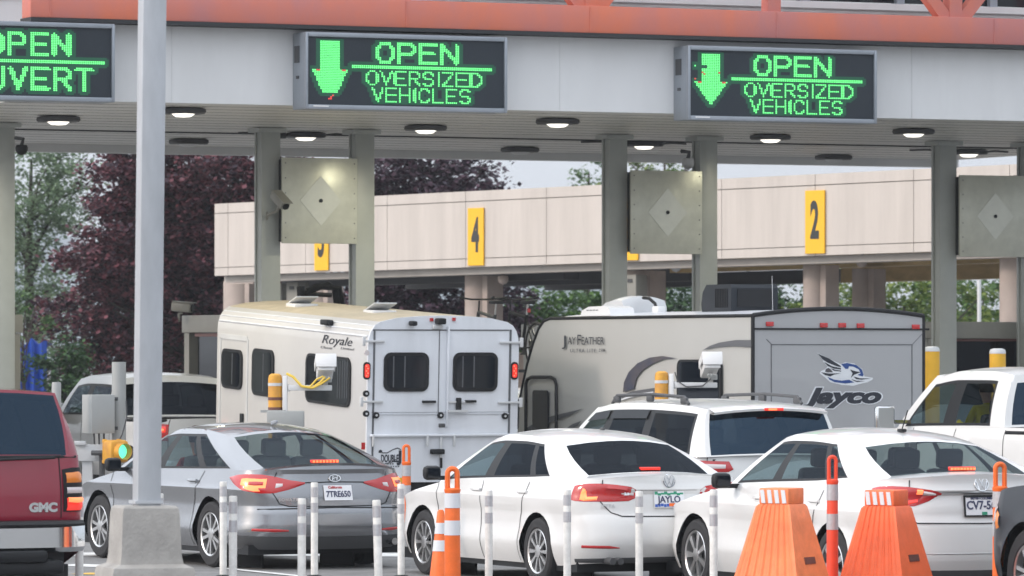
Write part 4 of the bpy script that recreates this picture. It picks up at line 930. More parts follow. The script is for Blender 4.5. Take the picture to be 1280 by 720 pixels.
tail(t, JET, [(0.70, 0.815, 0.85), (0.80, 0.81, 0.845), (0.83, 0.81, 0.93), (0.87, 0.82, 0.94)], M['hot_lit'], off=0.016, nm='brake_lamp', parent=tl)
tail(t, JET, [(0.36, 0.845, 0.885), (0.48, 0.86, 0.88)], M['clear_lens'], off=0.016, nm='reverse_lamp', parent=tl)
tail(t, JET, [(0.50, 0.372, 0.382), (0.60, 0.37, 0.398), (0.86, 0.376, 0.402)], M['red_lens'], nm='reflector', off=0.006)
seams(t, JET, [[(0.69, 1.0), (0.67, 0.80), (0.58, 0.70), (0.48, 0.665), (0, 0.66), (-0.48, 0.665), (-0.58, 0.70), (-0.67, 0.80), (-0.69, 1.0)], [(-0.30, 0.898), (0.30, 0.898)]])
seams(t, JET, [[(JET.arc_at_x(-0.90), 0.22), (JET.arc_at_x(-0.95), 0.62), (JET.arc_at_x(-1.10), 0.96)], [(JET.arc_at_x(-0.06), 0.22), (JET.arc_at_x(-0.06), 0.95)], [(JET.arc_at_x(0.92), 0.3), (JET.arc_at_x(0.98), 0.92)]], 0.008)
b = MB(); JET.patch([(-0.95, 0.24, 0.275), (-0.5, 0.235, 0.285), (0, 0.235, 0.29), (0.5, 0.235, 0.285), (0.95, 0.24, 0.275)], 0.006, mb=b); b.build('lower_valance', M['darkgrey'], t)
p_, Mx = plate(t, JET, 0.0, 0.815, 0.305, 0.152, (('JAYLO', 0.085, 0, -0.004, M['plate_ink'], 0.95),))
b = MB()
for k in range(9): b.M = Mx; b.box((lerp(-0.13, 0.13, k/8), 0.058 - 0.012*((k*5) % 3)/2, 0.005), (0.032, 0.028 - 0.006*(k % 3), 0.002))
b.build('plate_band', M['plate_green'], p_, 0)
b = MB()
for k in range(10): b.M = Mx; b.box((lerp(-0.135, 0.135, k/9), -0.058 + 0.006*((k*7) % 3)/2, 0.005), (0.026, 0.026, 0.002))
b.build('plate_band', M['plate_blue'], p_, 0)
b = MB(); b.M = Mx; b.box((0.025, -0.052, 0.0075), (0.06, 0.028, 0.002)); b.build('plate_band', M['cone'], p_, 0)
emblem_round(t, JET, 0.985, 0.058); text_mesh('JETTA', 0.042, M['ltgrey'], 'model_lettering', JET.frame(0.60, 0.762, 0.004), t, bold=0.001, spacing=1.2)
text_mesh('2.5', 0.04, M['chrome'], 'badge_lettering', JET.frame(0.43, 0.868, 0.02), t, bold=0.002)
mirror(t, JET, 0.80, 0.955, M['black']); mirror(t, JET, 0.80, 0.955, M['black'], -1); handles(t, JET, (-1.0, 0.05), 0.86, M['white_paint'])
o, c = third_light(t, JET, 0.20); b = MB()
for k in range(7): b.box(c + Vector((-0.027, lerp(-0.085, 0.085, k/6), 0.018)), (0.008, 0.02, 0.018))
b.build('brake_led', M['red_lit'], o, 0)
b = MB()
for y in (0.50, 0.58): b.cyl((-2.34, y, 0.255), (-2.1, y, 0.26), 0.032, seg=14)
b.build('exhaust', M['darkgrey'], t)
b = MB(); b.box((-0.9, 0, 1.445), (0.07, 0.03, 0.025), bev=0.008); b.build('roof_aerial', M['darkgrey'], t)

PAS = white_sedan_spec(rgb=0.86, wb=2.80, xr=-2.47, xf=2.40, fa=0.60, W=0.917, ra=0.55, rn=3.0, wr=0.33, rimr=0.225, ar=0.38,
    top=[(-2.47, 1.075), (-2.2, 1.09), (-1.6, 1.08), (-1.0, 1.04), (0, 1.005), (0.7, 0.975), (1.1, 0.92), (1.5, 0.85), (1.9, 0.76), (2.15, 0.68), (2.40, 0.57)], crown=0.06, zmax=1.32,
    rail=[(-1.4, 1.335), (-1.0, 1.40), (-0.5, 1.445), (-0.2, 1.448), (0.20, 1.395)], yrail=[(-1.4, 0.565), (-0.6, 0.60), (0.1, 0.61), (0.5, 0.585)],
    lines=[(-2.02, -1.26), (-1.60, -0.88), (-1.26, -0.83), (-1.20, -0.79), (-0.20, -0.30), (-0.10, -0.27), (0.66, -0.04), (0.80, 0.10)],
    rp=[(0.2, 0.12), (0.34, 0.04), (0.45, 0.0), (0.72, 0.01), (0.75, 0.035), (0.86, 0.04), (0.96, 0.06), (0.99, 0.03), (1.07, 0.05), (1.125, 0.035), (1.16, 0.05)])
t = thing('sedan', 'white sedan', 'car', group='cars queueing for the booths'); t['label'] = 'white sedan with see-through rear window behind the two orange barriers'
build_car(PAS, t, M['white_paint'], G_CLEAR, G_CLEAR, None, 'seven'); place(t, PAS, 1040, 146, R(22.6)); passat_root = t
tl = tail(t, PAS, [(0.395, 0.965, 0.980), (0.50, 0.910, 1.005), (0.62, 0.870, 1.020), (0.72, 0.865, 1.032), (0.88, 0.870, 1.038), (1.0, 0.920, 1.032), (1.08, 0.990, 1.020)], M['red_lens'])
tail(t, PAS, [(0.60, 0.895, 0.932), (0.68, 0.880, 0.920), (0.72, 0.875, 0.910)], M['red_lit'], off=0.016, nm='brake_lamp', parent=tl)
tail(t, PAS, [(0.575, 0.970, 1.005), (0.63, 0.970, 1.008)], M['hot_lit'], off=0.016, nm='brake_bulb', parent=tl)
tail(t, PAS, [(0.45, 0.970, 0.982), (0.57, 0.965, 0.995)], M['clear_lens'], off=0.016, nm='reverse_lamp', parent=tl)
seams(t, PAS, [[(0.71, 1.09), (0.69, 0.87), (0.66, 0.76), (0.60, 0.725), (0, 0.72), (-0.60, 0.725), (-0.66, 0.76), (-0.69, 0.87), (-0.71, 1.09)]])
seams(t, PAS, [[(PAS.arc_at_x(-0.95), 0.22), (PAS.arc_at_x(-1.0), 0.62), (PAS.arc_at_x(-1.18), 0.98)], [(PAS.arc_at_x(-0.07), 0.22), (PAS.arc_at_x(-0.07), 0.97)], [(PAS.arc_at_x(0.98), 0.3), (PAS.arc_at_x(1.04), 0.94)]], 0.008)
b = MB(); PAS.patch([(-0.395, 0.965, 0.985), (0, 0.970, 0.992), (0.395, 0.965, 0.985)], 0.006, mb=b); PAS.patch([(-0.9, 0.460, 0.472), (0, 0.460, 0.472), (0.9, 0.460, 0.472)], 0.004, mb=b); b.build('chrome_strip', M['alloy'], t)
b = MB(); PAS.patch([(-0.95, 0.24, 0.33), (0, 0.235, 0.325), (0.95, 0.24, 0.33)], 0.006, mb=b); b.build('lower_valance', M['darkgrey'], t)
p_, Mx = plate(t, PAS, 0.0, 0.865, 0.32, 0.165, (('CV7-56', 0.10, -0.01, 0.004, M['plate_ink'], 0.88), ('BRITISH COLUMBIA', 0.026, 0, 0.064, M['plate_ink'], 0.95)))
b = MB(); b.M = Mx; b.box((0.02, -0.062, 0.005), (0.05, 0.026, 0.002)); b.build('plate_flag', M['plate_green'], p_, 0)
b = MB(); b.M = Mx
for (x, y, w, h) in ((0, 0.083, 0.34, 0.018), (0, -0.083, 0.34, 0.012), (-0.164, 0, 0.012, 0.16), (0.164, 0, 0.012, 0.16)): b.box((x, y, 0.002), (w, h, 0.014))
b.build('plate_frame', M['black'], p_, 0)
emblem_round(t, PAS, 1.05, 0.062)
mirror(t, PAS, 0.56, 0.975, M['black']); mirror(t, PAS, 0.56, 0.975, M['white_paint'], -1); handles(t, PAS, (-1.05, 0.05), 0.88, M['white_paint'])
o, c = third_light(t, PAS, 0.24); b = MB()
for k in range(8): b.box(c + Vector((-0.027, lerp(-0.105, 0.105, k/7), 0.018)), (0.008, 0.022, 0.018))
b.build('brake_led', M['hot_lit'], o, 0)
b = MB(); b.box((-0.95, 0, 1.485), (0.10, 0.05, 0.03), bev=0.01); b.tube([(-0.95, 0, 1.49), (-1.06, 0, 1.66)], 0.006, 6); b.build('roof_aerial', M['black'], t)

# ---------------------------------------------------------------- white people carrier with roof rails, dark red utility wagon
SUV = Car(rgb=0.99, wb=2.85, xr=-2.40, xf=2.40, W=0.95, ra=0.38, rn=3.4, fa=0.52, fn=2.5, wr=0.36, rimr=0.23, ar=0.415, sill=0.26, rbot=0.30, zmax=1.34, flare=0.012,
    top=[(-2.40, 1.10), (-1.6, 1.08), (0, 1.05), (1.0, 1.03), (1.5, 0.99), (2.0, 0.92), (2.40, 0.80)], crown=0.02,
    ins=[(0.25, 0.05), (0.45, 0.0), (0.8, 0.0), (0.95, 0.02), (1.08, 0.05), (1.2, 0.08)], rows=(0.62, 0.64), rp=[(0.3, 0.08), (0.45, 0.0), (0.62, 0.0), (0.66, 0.04), (0.9, 0.05), (1.1, 0.08), (1.2, 0.10)], fp=[(0.3, 0.1), (0.6, 0), (1.0, 0.15)],
    rail=[(-2.15, 1.575), (-1.6, 1.615), (-0.8, 1.635), (0.0, 1.625), (0.5, 1.575)], yrail=[(-2.15, 0.69), (-1.0, 0.70), (0.5, 0.67)], rcrown=0.045, bulge=0.02,
    lines=[(-2.30, -2.12), (-2.12, -1.98), (-1.02, -0.98), (-0.94, -0.90), (0.06, -0.02), (0.16, 0.07), (1.00, 0.42), (1.14, 0.54)], cells='bgkgkgb', dlo=(0.06, 0.88), rgw=0.94, rt=(0.03, 0.90), bow=(0.08, 0.05), seat_x=0.05)
def suv_details(t, s, body_m):
    tl = tail(t, s, [(0.50, 0.955, 0.965), (0.55, 0.93, 1.04), (0.86, 0.93, 1.05), (1.02, 0.94, 1.05), (1.16, 0.955, 1.05)], M['red_lens'])
    tail(t, s, [(0.59, 0.955, 1.015), (0.80, 0.955, 1.025), (0.90, 0.96, 1.025)], M['clear_lens'], off=0.016, nm='lens', parent=tl)
    seams(t, s, [[(0.80, 1.08), (0.80, 0.68), (0.70, 0.64), (0, 0.64), (-0.70, 0.64), (-0.80, 0.68), (-0.80, 1.08)]])
    L, Rr = s.gpt(*s.lines[0], 1, 1), s.gpt(*s.lines[0], 1, -1)
    b = MB(); rows = []
    for k in range(13):
        v = lerp(-0.96, 0.96, k/12); p = L*((1+v)/2) + Rr*((1-v)/2); z = p.z + s.rcrown*(1 - v*v); x = p.x - 0.05*(1 - v*v)
        rows.append([(x + 0.20, p.y, z + 0.012), (x + 0.02, p.y, z + 0.004), (x - 0.13, p.y, z - 0.035), (x - 0.12, p.y, z - 0.06), (x + 0.03, p.y, z - 0.05)])
    b.grid(rows, True); b.build('roof_spoiler', body_m, t)
    b = MB(); b.box((L.x - 0.19, 0, L.z + s.rcrown - 0.045), (0.02, 0.22, 0.03), bev=0.006); o = b.build('high_brake_light', M['red_lit'], t, 0)
    b = MB(); b.box((L.x - 0.202, 0.02, L.z + s.rcrown - 0.045), (0.006, 0.10, 0.018)); b.build('brake_led', M['hot_lit'], o, 0)
    for sg in (1, -1):
        b = MB(); pr = [(-1.66, -0.02), (-1.56, 0.05), (-0.8, 0.055), (0.1, 0.05), (0.22, -0.02)]
        b.tube([(x, sg*(spl(s.yrail, x) - 0.03), spl(s.rail, x) + 0.035 + dz) for x, dz in pr], 0.018, 8)
        for x in (-1.56, -0.75, 0.1): b.box((x, sg*(spl(s.yrail, x) - 0.03), spl(s.rail, x) + 0.045), (0.14, 0.04, 0.07), bev=0.015)
        b.build('roof_rail', M['darkgrey'], t)
    seams(t, s, [[(s.arc_at_x(-0.95), 0.3), (s.arc_at_x(-0.98), 1.05)], [(s.arc_at_x(0.1), 0.3), (s.arc_at_x(0.1), 1.03)]], 0.009)
    b = MB()
    s.patch([(-1.05, 0.31, 0.46), (0, 0.31, 0.46), (1.05, 0.31, 0.46)], 0.006, mb=b); b.build('lower_valance', M['darkgrey'], t)
    mirror(t, s, 0.92, 1.06, M['black']); mirror(t, s, 0.92, 1.06, M['black'], -1); handles(t, s, (-1.0, 0.1), 0.93, body_m)
    b = MB()
    for i in (3, 5):
        rws = []
        for k in range(9):
            u = i + k/8; xb, xt = s.gline(u); rws.append([s.gpt(xb, xt, 0.72, 1) + Vector((0, 0.022, 0)), s.gpt(xb, xt, 0.88, 1) + Vector((0, 0.012, 0))])
        b.grid(rws)
    b.build('rain_visor', M['charcoal'], t)
    plate(t, s, 0.0, 0.80, 0.31, 0.155, ())
t = thing('utility_wagon', 'white SUV', 'car', group='cars queueing for the booths'); t['label'] = 'white SUV with black roof rails between the two white sedans'
build_car(SUV, t, M['white_paint'], G_DARK, G_BLUE, G_CLEAR, 'five'); suv_details(t, SUV, M['white_paint'])
def place_at(root, local, px, sc, theta):
    rz = R(90) + theta; root.location = Vector(((px - CX)/sc, F/sc, 0)) - Matrix.Rotation(rz, 3, 'Z') @ Vector((local[0], local[1], 0)); root.rotation_euler = (0, 0, rz)
place_at(t, (-2.28, 0.90), 869, 121, R(24.5)); suv_root = t

RED = Car(rgb=1.0, wb=3.0, xr=-2.55, xf=2.6, W=0.99, ra=0.20, rn=3.6, fa=0.5, fn=2.6, wr=0.39, rimr=0.22, ar=0.45, sill=0.40, rbot=0.62, zmax=1.5, flare=0.012,
    top=[(-2.55, 1.335), (0, 1.33), (1.2, 1.28), (1.8, 1.2), (2.6, 1.05)], crown=0.01, ins=[(0.4, 0.04), (0.6, 0.0), (1.0, 0.0), (1.2, 0.01), (1.34, 0.02)], rows=(0.80, 0.79), rp=[(0.62, 0.03), (0.78, 0.02), (0.83, 0.0), (1.0, 0.0), (1.34, 0.02)], fp=[(0.3, 0.05), (1.2, 0.05)],
    rail=[(-2.40, 1.835), (-1.0, 1.87), (0.4, 1.84)], yrail=[(-2.4, 0.78), (0.4, 0.74)], rcrown=0.035, bulge=0.025, lines=[(-2.50, -2.37), (-2.34, -2.22), (-1.15, -1.10), (-1.05, -1.0), (0.0, -0.06), (0.12, 0.04), (1.0, 0.50), (1.18, 0.62)], cells='bgkgkgb', dlo=(0.05, 0.90), rgw=0.969, rt=(0.02, 0.955), bow=(0.03, 0.03), seat_x=0.0)
t = thing('utility_wagon', 'dark red SUV with chrome rear bumper at the left edge of the photo', 'car', group='cars queueing for the booths')
build_car(RED, t, M['red_paint'], G_DARK, G_BLUE, G_CLEAR, 'five')
place_at(t, (-2.50, -0.99), 106, 155, R(24.5))
tl = tail(t, RED, [(0.80, 0.88, 1.22), (0.90, 0.88, 1.235), (1.04, 0.88, 1.235), (1.14, 0.88, 1.22)], M['black'])
tail(t, RED, [(0.83, 1.10, 1.195), (0.96, 1.10, 1.205), (1.10, 1.10, 1.195)], M['amber'], off=0.018, nm='turn_signal', parent=tl)
tail(t, RED, [(0.83, 1.02, 1.085), (0.96, 1.02, 1.085), (1.10, 1.02, 1.085)], M['clear_lens'], off=0.018, nm='reverse_lamp', parent=tl)
tail(t, RED, [(0.83, 0.89, 1.005), (0.96, 0.89, 1.005), (1.10, 0.89, 1.005)], M['red_lit'], off=0.018, nm='brake_lamp', parent=tl)
tail(t, RED, [(0.84, 0.95, 1.0), (0.93, 0.94, 1.0), (1.02, 0.95, 1.0)], M['hot_lit'], off=0.022, nm='brake_bulb', parent=tl)
b = MB(); RED.line([(-0.78, 1.33), (-0.78, 0.80)], 0.010, 0.003, b); RED.line([(0.78, 1.33), (0.78, 0.80)], 0.010, 0.003, b); RED.line([(-1.1, 0.80), (1.1, 0.80)], 0.012, 0.003, b); b.build('panel_gap', M['black'], t, 0)
b = MB(); RED.patch([(-0.95, 1.312, 1.336), (0, 1.312, 1.336), (0.95, 1.312, 1.336)], 0.010, mb=b); b.build('window_seal', M['black'], t)
b = MB(); b.tube([(-2.58, -0.10, 1.30), (-2.60, -0.42, 1.312), (-2.60, -0.70, 1.318)], 0.013, 6); b.box((-2.58, -0.08, 1.295), (0.06, 0.12, 0.06), bev=0.012); b.build('wiper', M['black'], t)
text_mesh('GMC', 0.095, M['chrome'], 'tailgate_lettering', RED.frame(-0.62, 0.915, 0.004), t, bold=0.006, sx=1.15, ext=0.004)
b = MB(); rows = []
for k in range(25):
    v = lerp(-1, 1, k/24); y = 0.99*v; x = -2.70 + 0.20*abs(v)**6; rows.append([(x + 0.12, y, 0.80), (x + 0.03, y, 0.795), (x, y, 0.765), (x, y, 0.60), (x + 0.05, y, 0.56), (x + 0.3, y, 0.55)])
b.grid(rows, True); bp = b.build('rear_bumper', M['chrome'], t, 40)
b = MB(); rows = []
for k in range(25):
    v = lerp(-1, 1, k/24); y = 0.985*v; x = -2.705 + 0.20*abs(v)**6; rows.append([(x + 0.16, y, 0.815), (x + 0.02, y, 0.81), (x - 0.005, y, 0.785), (x + 0.006, y, 0.755)])
b.grid(rows, True); b.box((-2.68, 0, 0.53), (0.12, 1.2, 0.10), bev=0.03); b.box((-2.56, 0, 0.44), (0.3, 1.5, 0.12), bev=0.04); b.cyl((-2.72, -0.1, 0.45), (-2.5, -0.1, 0.45), 0.05, seg=10); b.build('step_pad', M['black'], bp)
b = MB(); b.box((-2.71, 0.0, 0.70), (0.02, 0.36, 0.17)); b.build('plate_recess', M['black'], bp, 0)

# ---------------------------------------------------------------- pickup trucks
def truck_spec(**k):
    d = dict(rgb=1.0, wb=3.6, xr=-2.75, xf=3.0, W=1.0, ra=0.16, rn=4.0, fa=0.5, fn=2.6, wr=0.40, rimr=0.23, ar=0.47, sill=0.42, rbot=0.50, zmax=1.5, flare=0.02,
    top=[(-2.75, 1.24), (-0.5, 1.25), (0.5, 1.26), (1.6, 1.25), (2.2, 1.2), (3.0, 1.1)], crown=0.015, ins=[(0.4, 0.05), (0.6, 0.0), (1.0, 0.0), (1.15, 0.01), (1.26, 0.05)], rows=(0.62,), rp=[(0.5, 0.02), (0.6, 0), (1.2, 0.0)], fp=[(0.5, 0.05), (1.2, 0.05)],
    rail=[(-0.72, 1.80), (-0.2, 1.845), (0.5, 1.85), (1.0, 1.80)], yrail=[(-0.7, 0.73), (1.0, 0.72)], rcrown=0.05, bulge=0.03, lines=[(-0.85, -0.70), (-0.62, -0.52), (0.28, 0.24), (0.42, 0.36), (1.30, 0.92), (1.48, 1.05)], cells='bgkgb', dlo=(0.05, 0.80), rgw=0.90, rt=(0.06, 0.84), bow=(0.03, 0.02), seat_x=0.35); d.update(k); return Car(**d)
def truck_details(t, s, m, open_bed=True):
    b = MB()
    b.box(((s.xr - 0.9)/2 + 0.05, 0, 0.80), (abs(s.xr) - 1.0, 1.72, 0.06))
    for sg in (1, -1): b.box(((s.xr - 0.9)/2, sg*0.93, 1.22), (abs(s.xr) - 0.92, 0.10, 0.045), bev=0.012)
    b.box((s.xr + 0.06, 0, 1.225), (0.07, 1.8, 0.04), bev=0.01); b.box((-0.98, 0, 1.22), (0.05, 1.8, 0.05)); b.build('bed_liner', M['black'], t, 30)
    tl = tail(t, s, [(0.80, 0.94, 1.17), (0.9, 0.94, 1.18), (1.0, 0.94, 1.18), (1.12, 0.94, 1.17)], M['red_lens'])
    tail(t, s, [(0.84, 1.04, 1.15), (0.96, 1.03, 1.16), (1.06, 1.04, 1.15)], M['red_lit'], off=0.016, nm='brake_lamp', parent=tl)
    tail(t, s, [(0.87, 1.07, 1.12), (0.96, 1.07, 1.13)], M['hot_lit'], off=0.020, nm='brake_bulb', parent=tl)
    b = MB(); s.line([(-0.80, 1.24), (-0.80, 0.62)], 0.012, 0.003, b); s.line([(0.80, 1.24), (0.80, 0.62)], 0.012, 0.003, b)
    for x in (-0.90, 0.30, 1.35): a = s.arc_at_x(x); s.line([(a, 0.5), (a, 1.25)], 0.014, 0.003, b)
    b.build('panel_gap', M['black'], t, 0)
    b = MB(); b.box((s.xr - 0.08, 0, 0.58), (0.16, 1.95, 0.2), bev=0.03); b.build('rear_bumper', M['chrome'], t, 30)
    handles(t, s, (0.0,) , 1.10, m)
TRK = truck_spec()
t = thing('pickup_truck', 'white pickup truck', 'truck', group='pickup trucks'); t['label'] = 'white pickup truck with lit red taillight beside the tall pole at left'
build_car(TRK, t, M['cream_paint'], G_CLEAR, G_DARK, None, 'six', bed=True); truck_details(t, TRK, M['cream_paint']); place_at(t, (-2.72, 0.95), 197, 89.5, R(24.5))
mirror(t, TRK, 1.2, 1.27, M['black'], 1, (0.14, 0.24, 0.28))
TRK2 = truck_spec(rail=[(-0.72, 1.90), (-0.2, 1.95), (0.5, 1.95), (1.0, 1.89)], lines=[(-0.85, -0.70), (-0.50, -0.40), (0.40, 0.34), (0.62, 0.52), (1.62, 1.02), (1.80, 1.18)], dlo=(0.04, 0.84), top=[(-2.75, 1.28), (-0.5, 1.28), (0.5, 1.27), (1.6, 1.25), (2.2, 1.2), (3.0, 1.1)])
t = thing('pickup_truck', 'white pickup truck with large chrome backed side mirror at the right edge', 'truck', group='pickup trucks')
build_car(TRK2, t, M['white_paint'], G_CLEAR, G_BLUE, None, 'six', bed=True); truck_details(t, TRK2, M['white_paint']); place_at(t, (-0.78, 0.88), 1258, 105, R(24.5)); truck_root = t
y = 1.0; b = MB(); b.box((1.48, y + 0.30, 1.37), (0.10, 0.26, 0.30), bev=0.035); b.box((1.50, y + 0.10, 1.32), (0.05, 0.34, 0.05)); o = b.build('side_mirror', M['chrome'], t, 40)
b = MB(); b.box((1.427, y + 0.30, 1.37), (0.006, 0.21, 0.25), bev=0.002); b.build('mirror_glass', M['grey_box'], o, 0)

# dark car just entering the frame at right
kw = {k: v for k, v in SUV.__dict__.items() if k not in ('pts', 'arc', 'arc_t', 'rear_glass')}
kw.update(wr=0.375, rimr=0.245, ar=0.425, top=[(-2.40, 1.12), (-1.0, 1.10), (0, 1.10), (1.0, 1.10), (1.5, 1.09), (2.0, 1.03), (2.40, 0.90)], fa=0.55, fn=2.2)
DRK = Car(**kw)
t = thing('utility_wagon', 'dark blue SUV nosing into the photo at its right edge', 'car', group='cars queueing for the booths')
build_car(DRK, t, M['navy_paint'], G_DARK, G_DARK, G_CLEAR, 'five'); dark_root = t
b = MB(); a0 = DRK.arc_at_x(1.84); DRK.patch([(a0 + 0.10, 0.80, 0.90), (a0 + 0.3, 0.74, 0.94), (a0 + 0.7, 0.70, 0.88)], 0.014, mb=b); b.build('headlight', M['clear_lens'], t)
b = MB(); DRK.patch([(a0 + 0.04, 0.74, 0.84), (a0 + 0.10, 0.72, 0.88)], 0.014, mb=b); b.build('turn_signal', M['amber'], t)
b = MB(); b.M = DRK.frame(DRK.arc_at_x(1.42), 0.98, 0.004); b.cyl((0, 0, 0), (0, 0, 0.012), 0.045, seg=24); b.build('side_marker', M['clear_lens'], t)
mirror(t, DRK, 0.92, 1.10, M['black'])
place_at(t, (1.425, 0.95), 1284, 155, R(24.5))
# ================================================================ TRAILERS
def pick(root, o, d1, d2, px, py):
    """local coordinates (along d1, d2 from o) of the point of a real surface that photo pixel px, py looks at"""
    bpy.context.view_layer.update(); Mw = root.matrix_world; o = Mw @ Vector(o); a = Mw.to_3x3() @ Vector(d1); c = Mw.to_3x3() @ Vector(d2)
    kx, kz = (px - CX)/F, (HY - py)/F
    A = a.x - kx*a.y; B_ = c.x - kx*c.y; E = -(o.x - kx*o.y); C_ = a.z - kz*a.y; D_ = c.z - kz*c.y; G_ = -(o.z - CH - kz*o.y)
    det = A*D_ - B_*C_; return (E*D_ - B_*G_)/det, (A*G_ - E*C_)/det
class Face:
    """a flat face of a thing: u to the viewer's right, v up"""
    def __init__(s, root, o, ux): s.r = root; s.o = Vector(o); s.ux = Vector(ux); s.uz = Vector((0, 0, 1)); s.n = s.ux.cross(s.uz)
    def uv(s, px, py): return pick(s.r, s.o, s.ux, s.uz, px, py)
    def pt(s, u, v, off=0.0): return s.o + s.ux*u + s.uz*v + s.n*off
    def Mx(s, u, v, off=0.0): return frameM(s.pt(u, v, off), s.ux, s.uz)
    def poly(s, pts, dep, mb=None, off=0.0):
        b = mb or MB(); q = [s.uv(*p) for p in pts]; b.prism(q, s.o + s.n*off, s.ux, s.uz, dep); return b
    def rect(s, x0, y0, x1, y1, dep, mb=None, off=0.0, bev=0.0):
        b = mb or MB(); a, c = s.uv(x0, y1), s.uv(x1, y0); old = b.M
        b.M = old @ s.Mx((a[0]+c[0])/2, (a[1]+c[1])/2, off); b.box((0, 0, dep/2), (abs(c[0]-a[0]), abs(c[1]-a[1]), dep), bev=bev); b.M = old; return b
    def rrect(s, x0, y0, x1, y1, r, dep, mb=None, off=0.0):
        a, c = s.uv(x0, y1), s.uv(x1, y0); b = mb or MB(); q = []
        for cx_, cz_, a0 in ((c[0]-r, c[1]-r, 0), (a[0]+r, c[1]-r, 90), (a[0]+r, a[1]+r, 180), (c[0]-r, a[1]+r, 270)):
            for k in range(6): an = R(a0 + 18*k); q.append((cx_ + r*math.cos(an), cz_ + r*math.sin(an)))
        b.prism(q, s.o + s.n*off, s.ux, s.uz, dep); return b
    def disc(s, px, py, r, dep, mb=None, off=0.0):
        b = mb or MB(); u, v = s.uv(px, py); b.prism([(u + r*math.cos(2*math.pi*k/16), v + r*math.sin(2*math.pi*k/16)) for k in range(16)], s.o + s.n*off, s.ux, s.uz, dep); return b
    def text(s, txt, px, py, hpx, wpx, m, nm, parent, bold=0.0, shear=0.0, off=0.004, spacing=1.0):
        u, v = s.uv(px, py); k = F/(s.r.matrix_world @ s.pt(u, v)).y; size = hpx/k/0.70
        o = text_mesh(txt, size, m, nm, Matrix(), None, bold*size, shear, 1.0, spacing, 0.001); xs = [q.co.x for q in o.data.vertices]; w = max(xs) - min(xs)
        want = abs(s.uv(px + wpx/2, py)[0] - s.uv(px - wpx/2, py)[0]); o.data.transform(s.Mx(u, v, off) @ Matrix.Diagonal((want/w, 1, 1, 1))); o.parent = parent; return o

def trailer_wheels(t, xs, W, r=0.36):
    for x in xs:
        for sg in (1, -1): make_wheel(t, x, sg*(W - 0.13), r, sg, 'six', 0.2)

# ---------------------------------------------------------------- horse trailer
W = 1.065; TL = 5.45; rz = R(90 + 24.5)
t = thing('horse_trailer', 'white horse trailer with two dark rear windows and cream side', 'trailer', group='towed trailers')
Ct = Vector(((455 - CX)/97.0, F/97.0, 0)); t.location = Ct - Matrix.Rotation(rz, 3, 'Z') @ Vector((0, W, 0)); t.rotation_euler = (0, R(-2.6), rz); horse = t
sec = [(W - 0.02, 0.50), (W, 0.56), (W, 2.27), (W - 0.008, 2.36), (W - 0.035, 2.45), (W - 0.09, 2.53), (W - 0.17, 2.575)]
rf = [(W - 0.17, 2.575), (W*0.62, 2.625), (W*0.3, 2.65), (0, 2.658)]
def loft(secs, xs, scale=lambda x: (1, 0)):
    rows = []
    for x in xs:
        k, dx = scale(x); rows.append([(x, y*k, z) for y, z in secs] )
    return rows
xs = [0.0, 0.03, 0.06, 1.2, 2.4, 3.6, TL - 0.25, TL - 0.12, TL - 0.03, TL]; kk = {TL - 0.12: 0.99, TL - 0.03: 0.93, TL: 0.80}
B = MB()
for sg in (1, -1): B.grid([[(x, sg*y*kk.get(x, 1), z) for y, z in sec] for x in xs], flip=(sg > 0))
B.grid([[(TL, sg*0.80*W, z) for sg in (1, -1)] for z in (0.5, 2.575)]); B.build('body', M['trailer_side'], t, 30, 0.0005)
B = MB(); full = rf + [(-y, z) for y, z in rf[::-1][1:]]; B.grid([[(x, y*kk.get(x, 1), z) for y, z in full] for x in xs], flip=True); B.build('roof', M['rubber_roof'], t, 30)
B = MB(); out = [(y, z) for y, z in sec] + [(y, z) for y, z in rf[1:]]; prof = [(-y, z) for y, z in out[:]] ; poly = [(-y, z) for y, z in out] + [(y, z) for y, z in out[::-1]][1:]
B.prism(poly, (0.0, 0, 0), (0, 1, 0), (0, 0, 1), -0.04); 
tail_wall = B.build('rear_wall', M['trailer_white'], t, 30)
fr = Face(t, (-0.042, 0, 0), (0, -1, 0)); fs_ = Face(t, (0, W + 0.001, 0), (-1, 0, 0))
b = MB(); b.M = Matrix()
for z, dz in ((2.385, 0.03), (2.46, 0.022), (2.52, 0.02)): 
    y = W - 0.012 if z < 2.4 else (W - 0.04 if z < 2.5 else W - 0.085); b.tube([(0.02, y, z), (TL - 0.2, y, z)], dz*0.5, 6)
b.build('side_rail', M['trailer_white'], t)
# doors, seams, frame
b = MB()
for x0, y0, x1, y1 in ((466, 412, 636.5, 413.2), (466, 412, 467, 600), (636, 412, 637, 600), (464, 514.6, 636, 515.8), (548, 413, 549, 515)): fr.rect(x0, y0, x1, y1, 0.004, b, 0.001)
b.build('door_gap', M['decal_grey'], t, 0)
b = MB(); fr.rect(462, 541.5, 650, 546, 0.05, b, 0.001, 0.01); fr.rect(556.5, 408, 561, 534, 0.045, b, 0.001, 0.006); fr.rect(467, 516.5, 636, 518, 0.012, b, 0.002)
b.build('ramp_rail', M['trailer_white'], t, 30)
for cx0, cx1 in ((479, 536), (565.5, 622)):
    b = fr.rrect(cx0, 440.5, cx1, 489.5, 0.10, 0.02); w_ = b.build('rear_window', M['black'], t, 30); b = fr.rrect(cx0 + 4, 444.5, cx1 - 4, 485.5, 0.07, 0.008, off=0.018); b.build('pane', M['win_dark'], w_, 30)
    b = MB(); fr.rect(cx0 + 11, 445, cx0 + 13, 484, 0.006, b, 0.024); fr.rect(cx0 + 25, 445, cx0 + 27, 484, 0.006, b, 0.024); b.build('bar', M['decal_grey'], w_, 0)
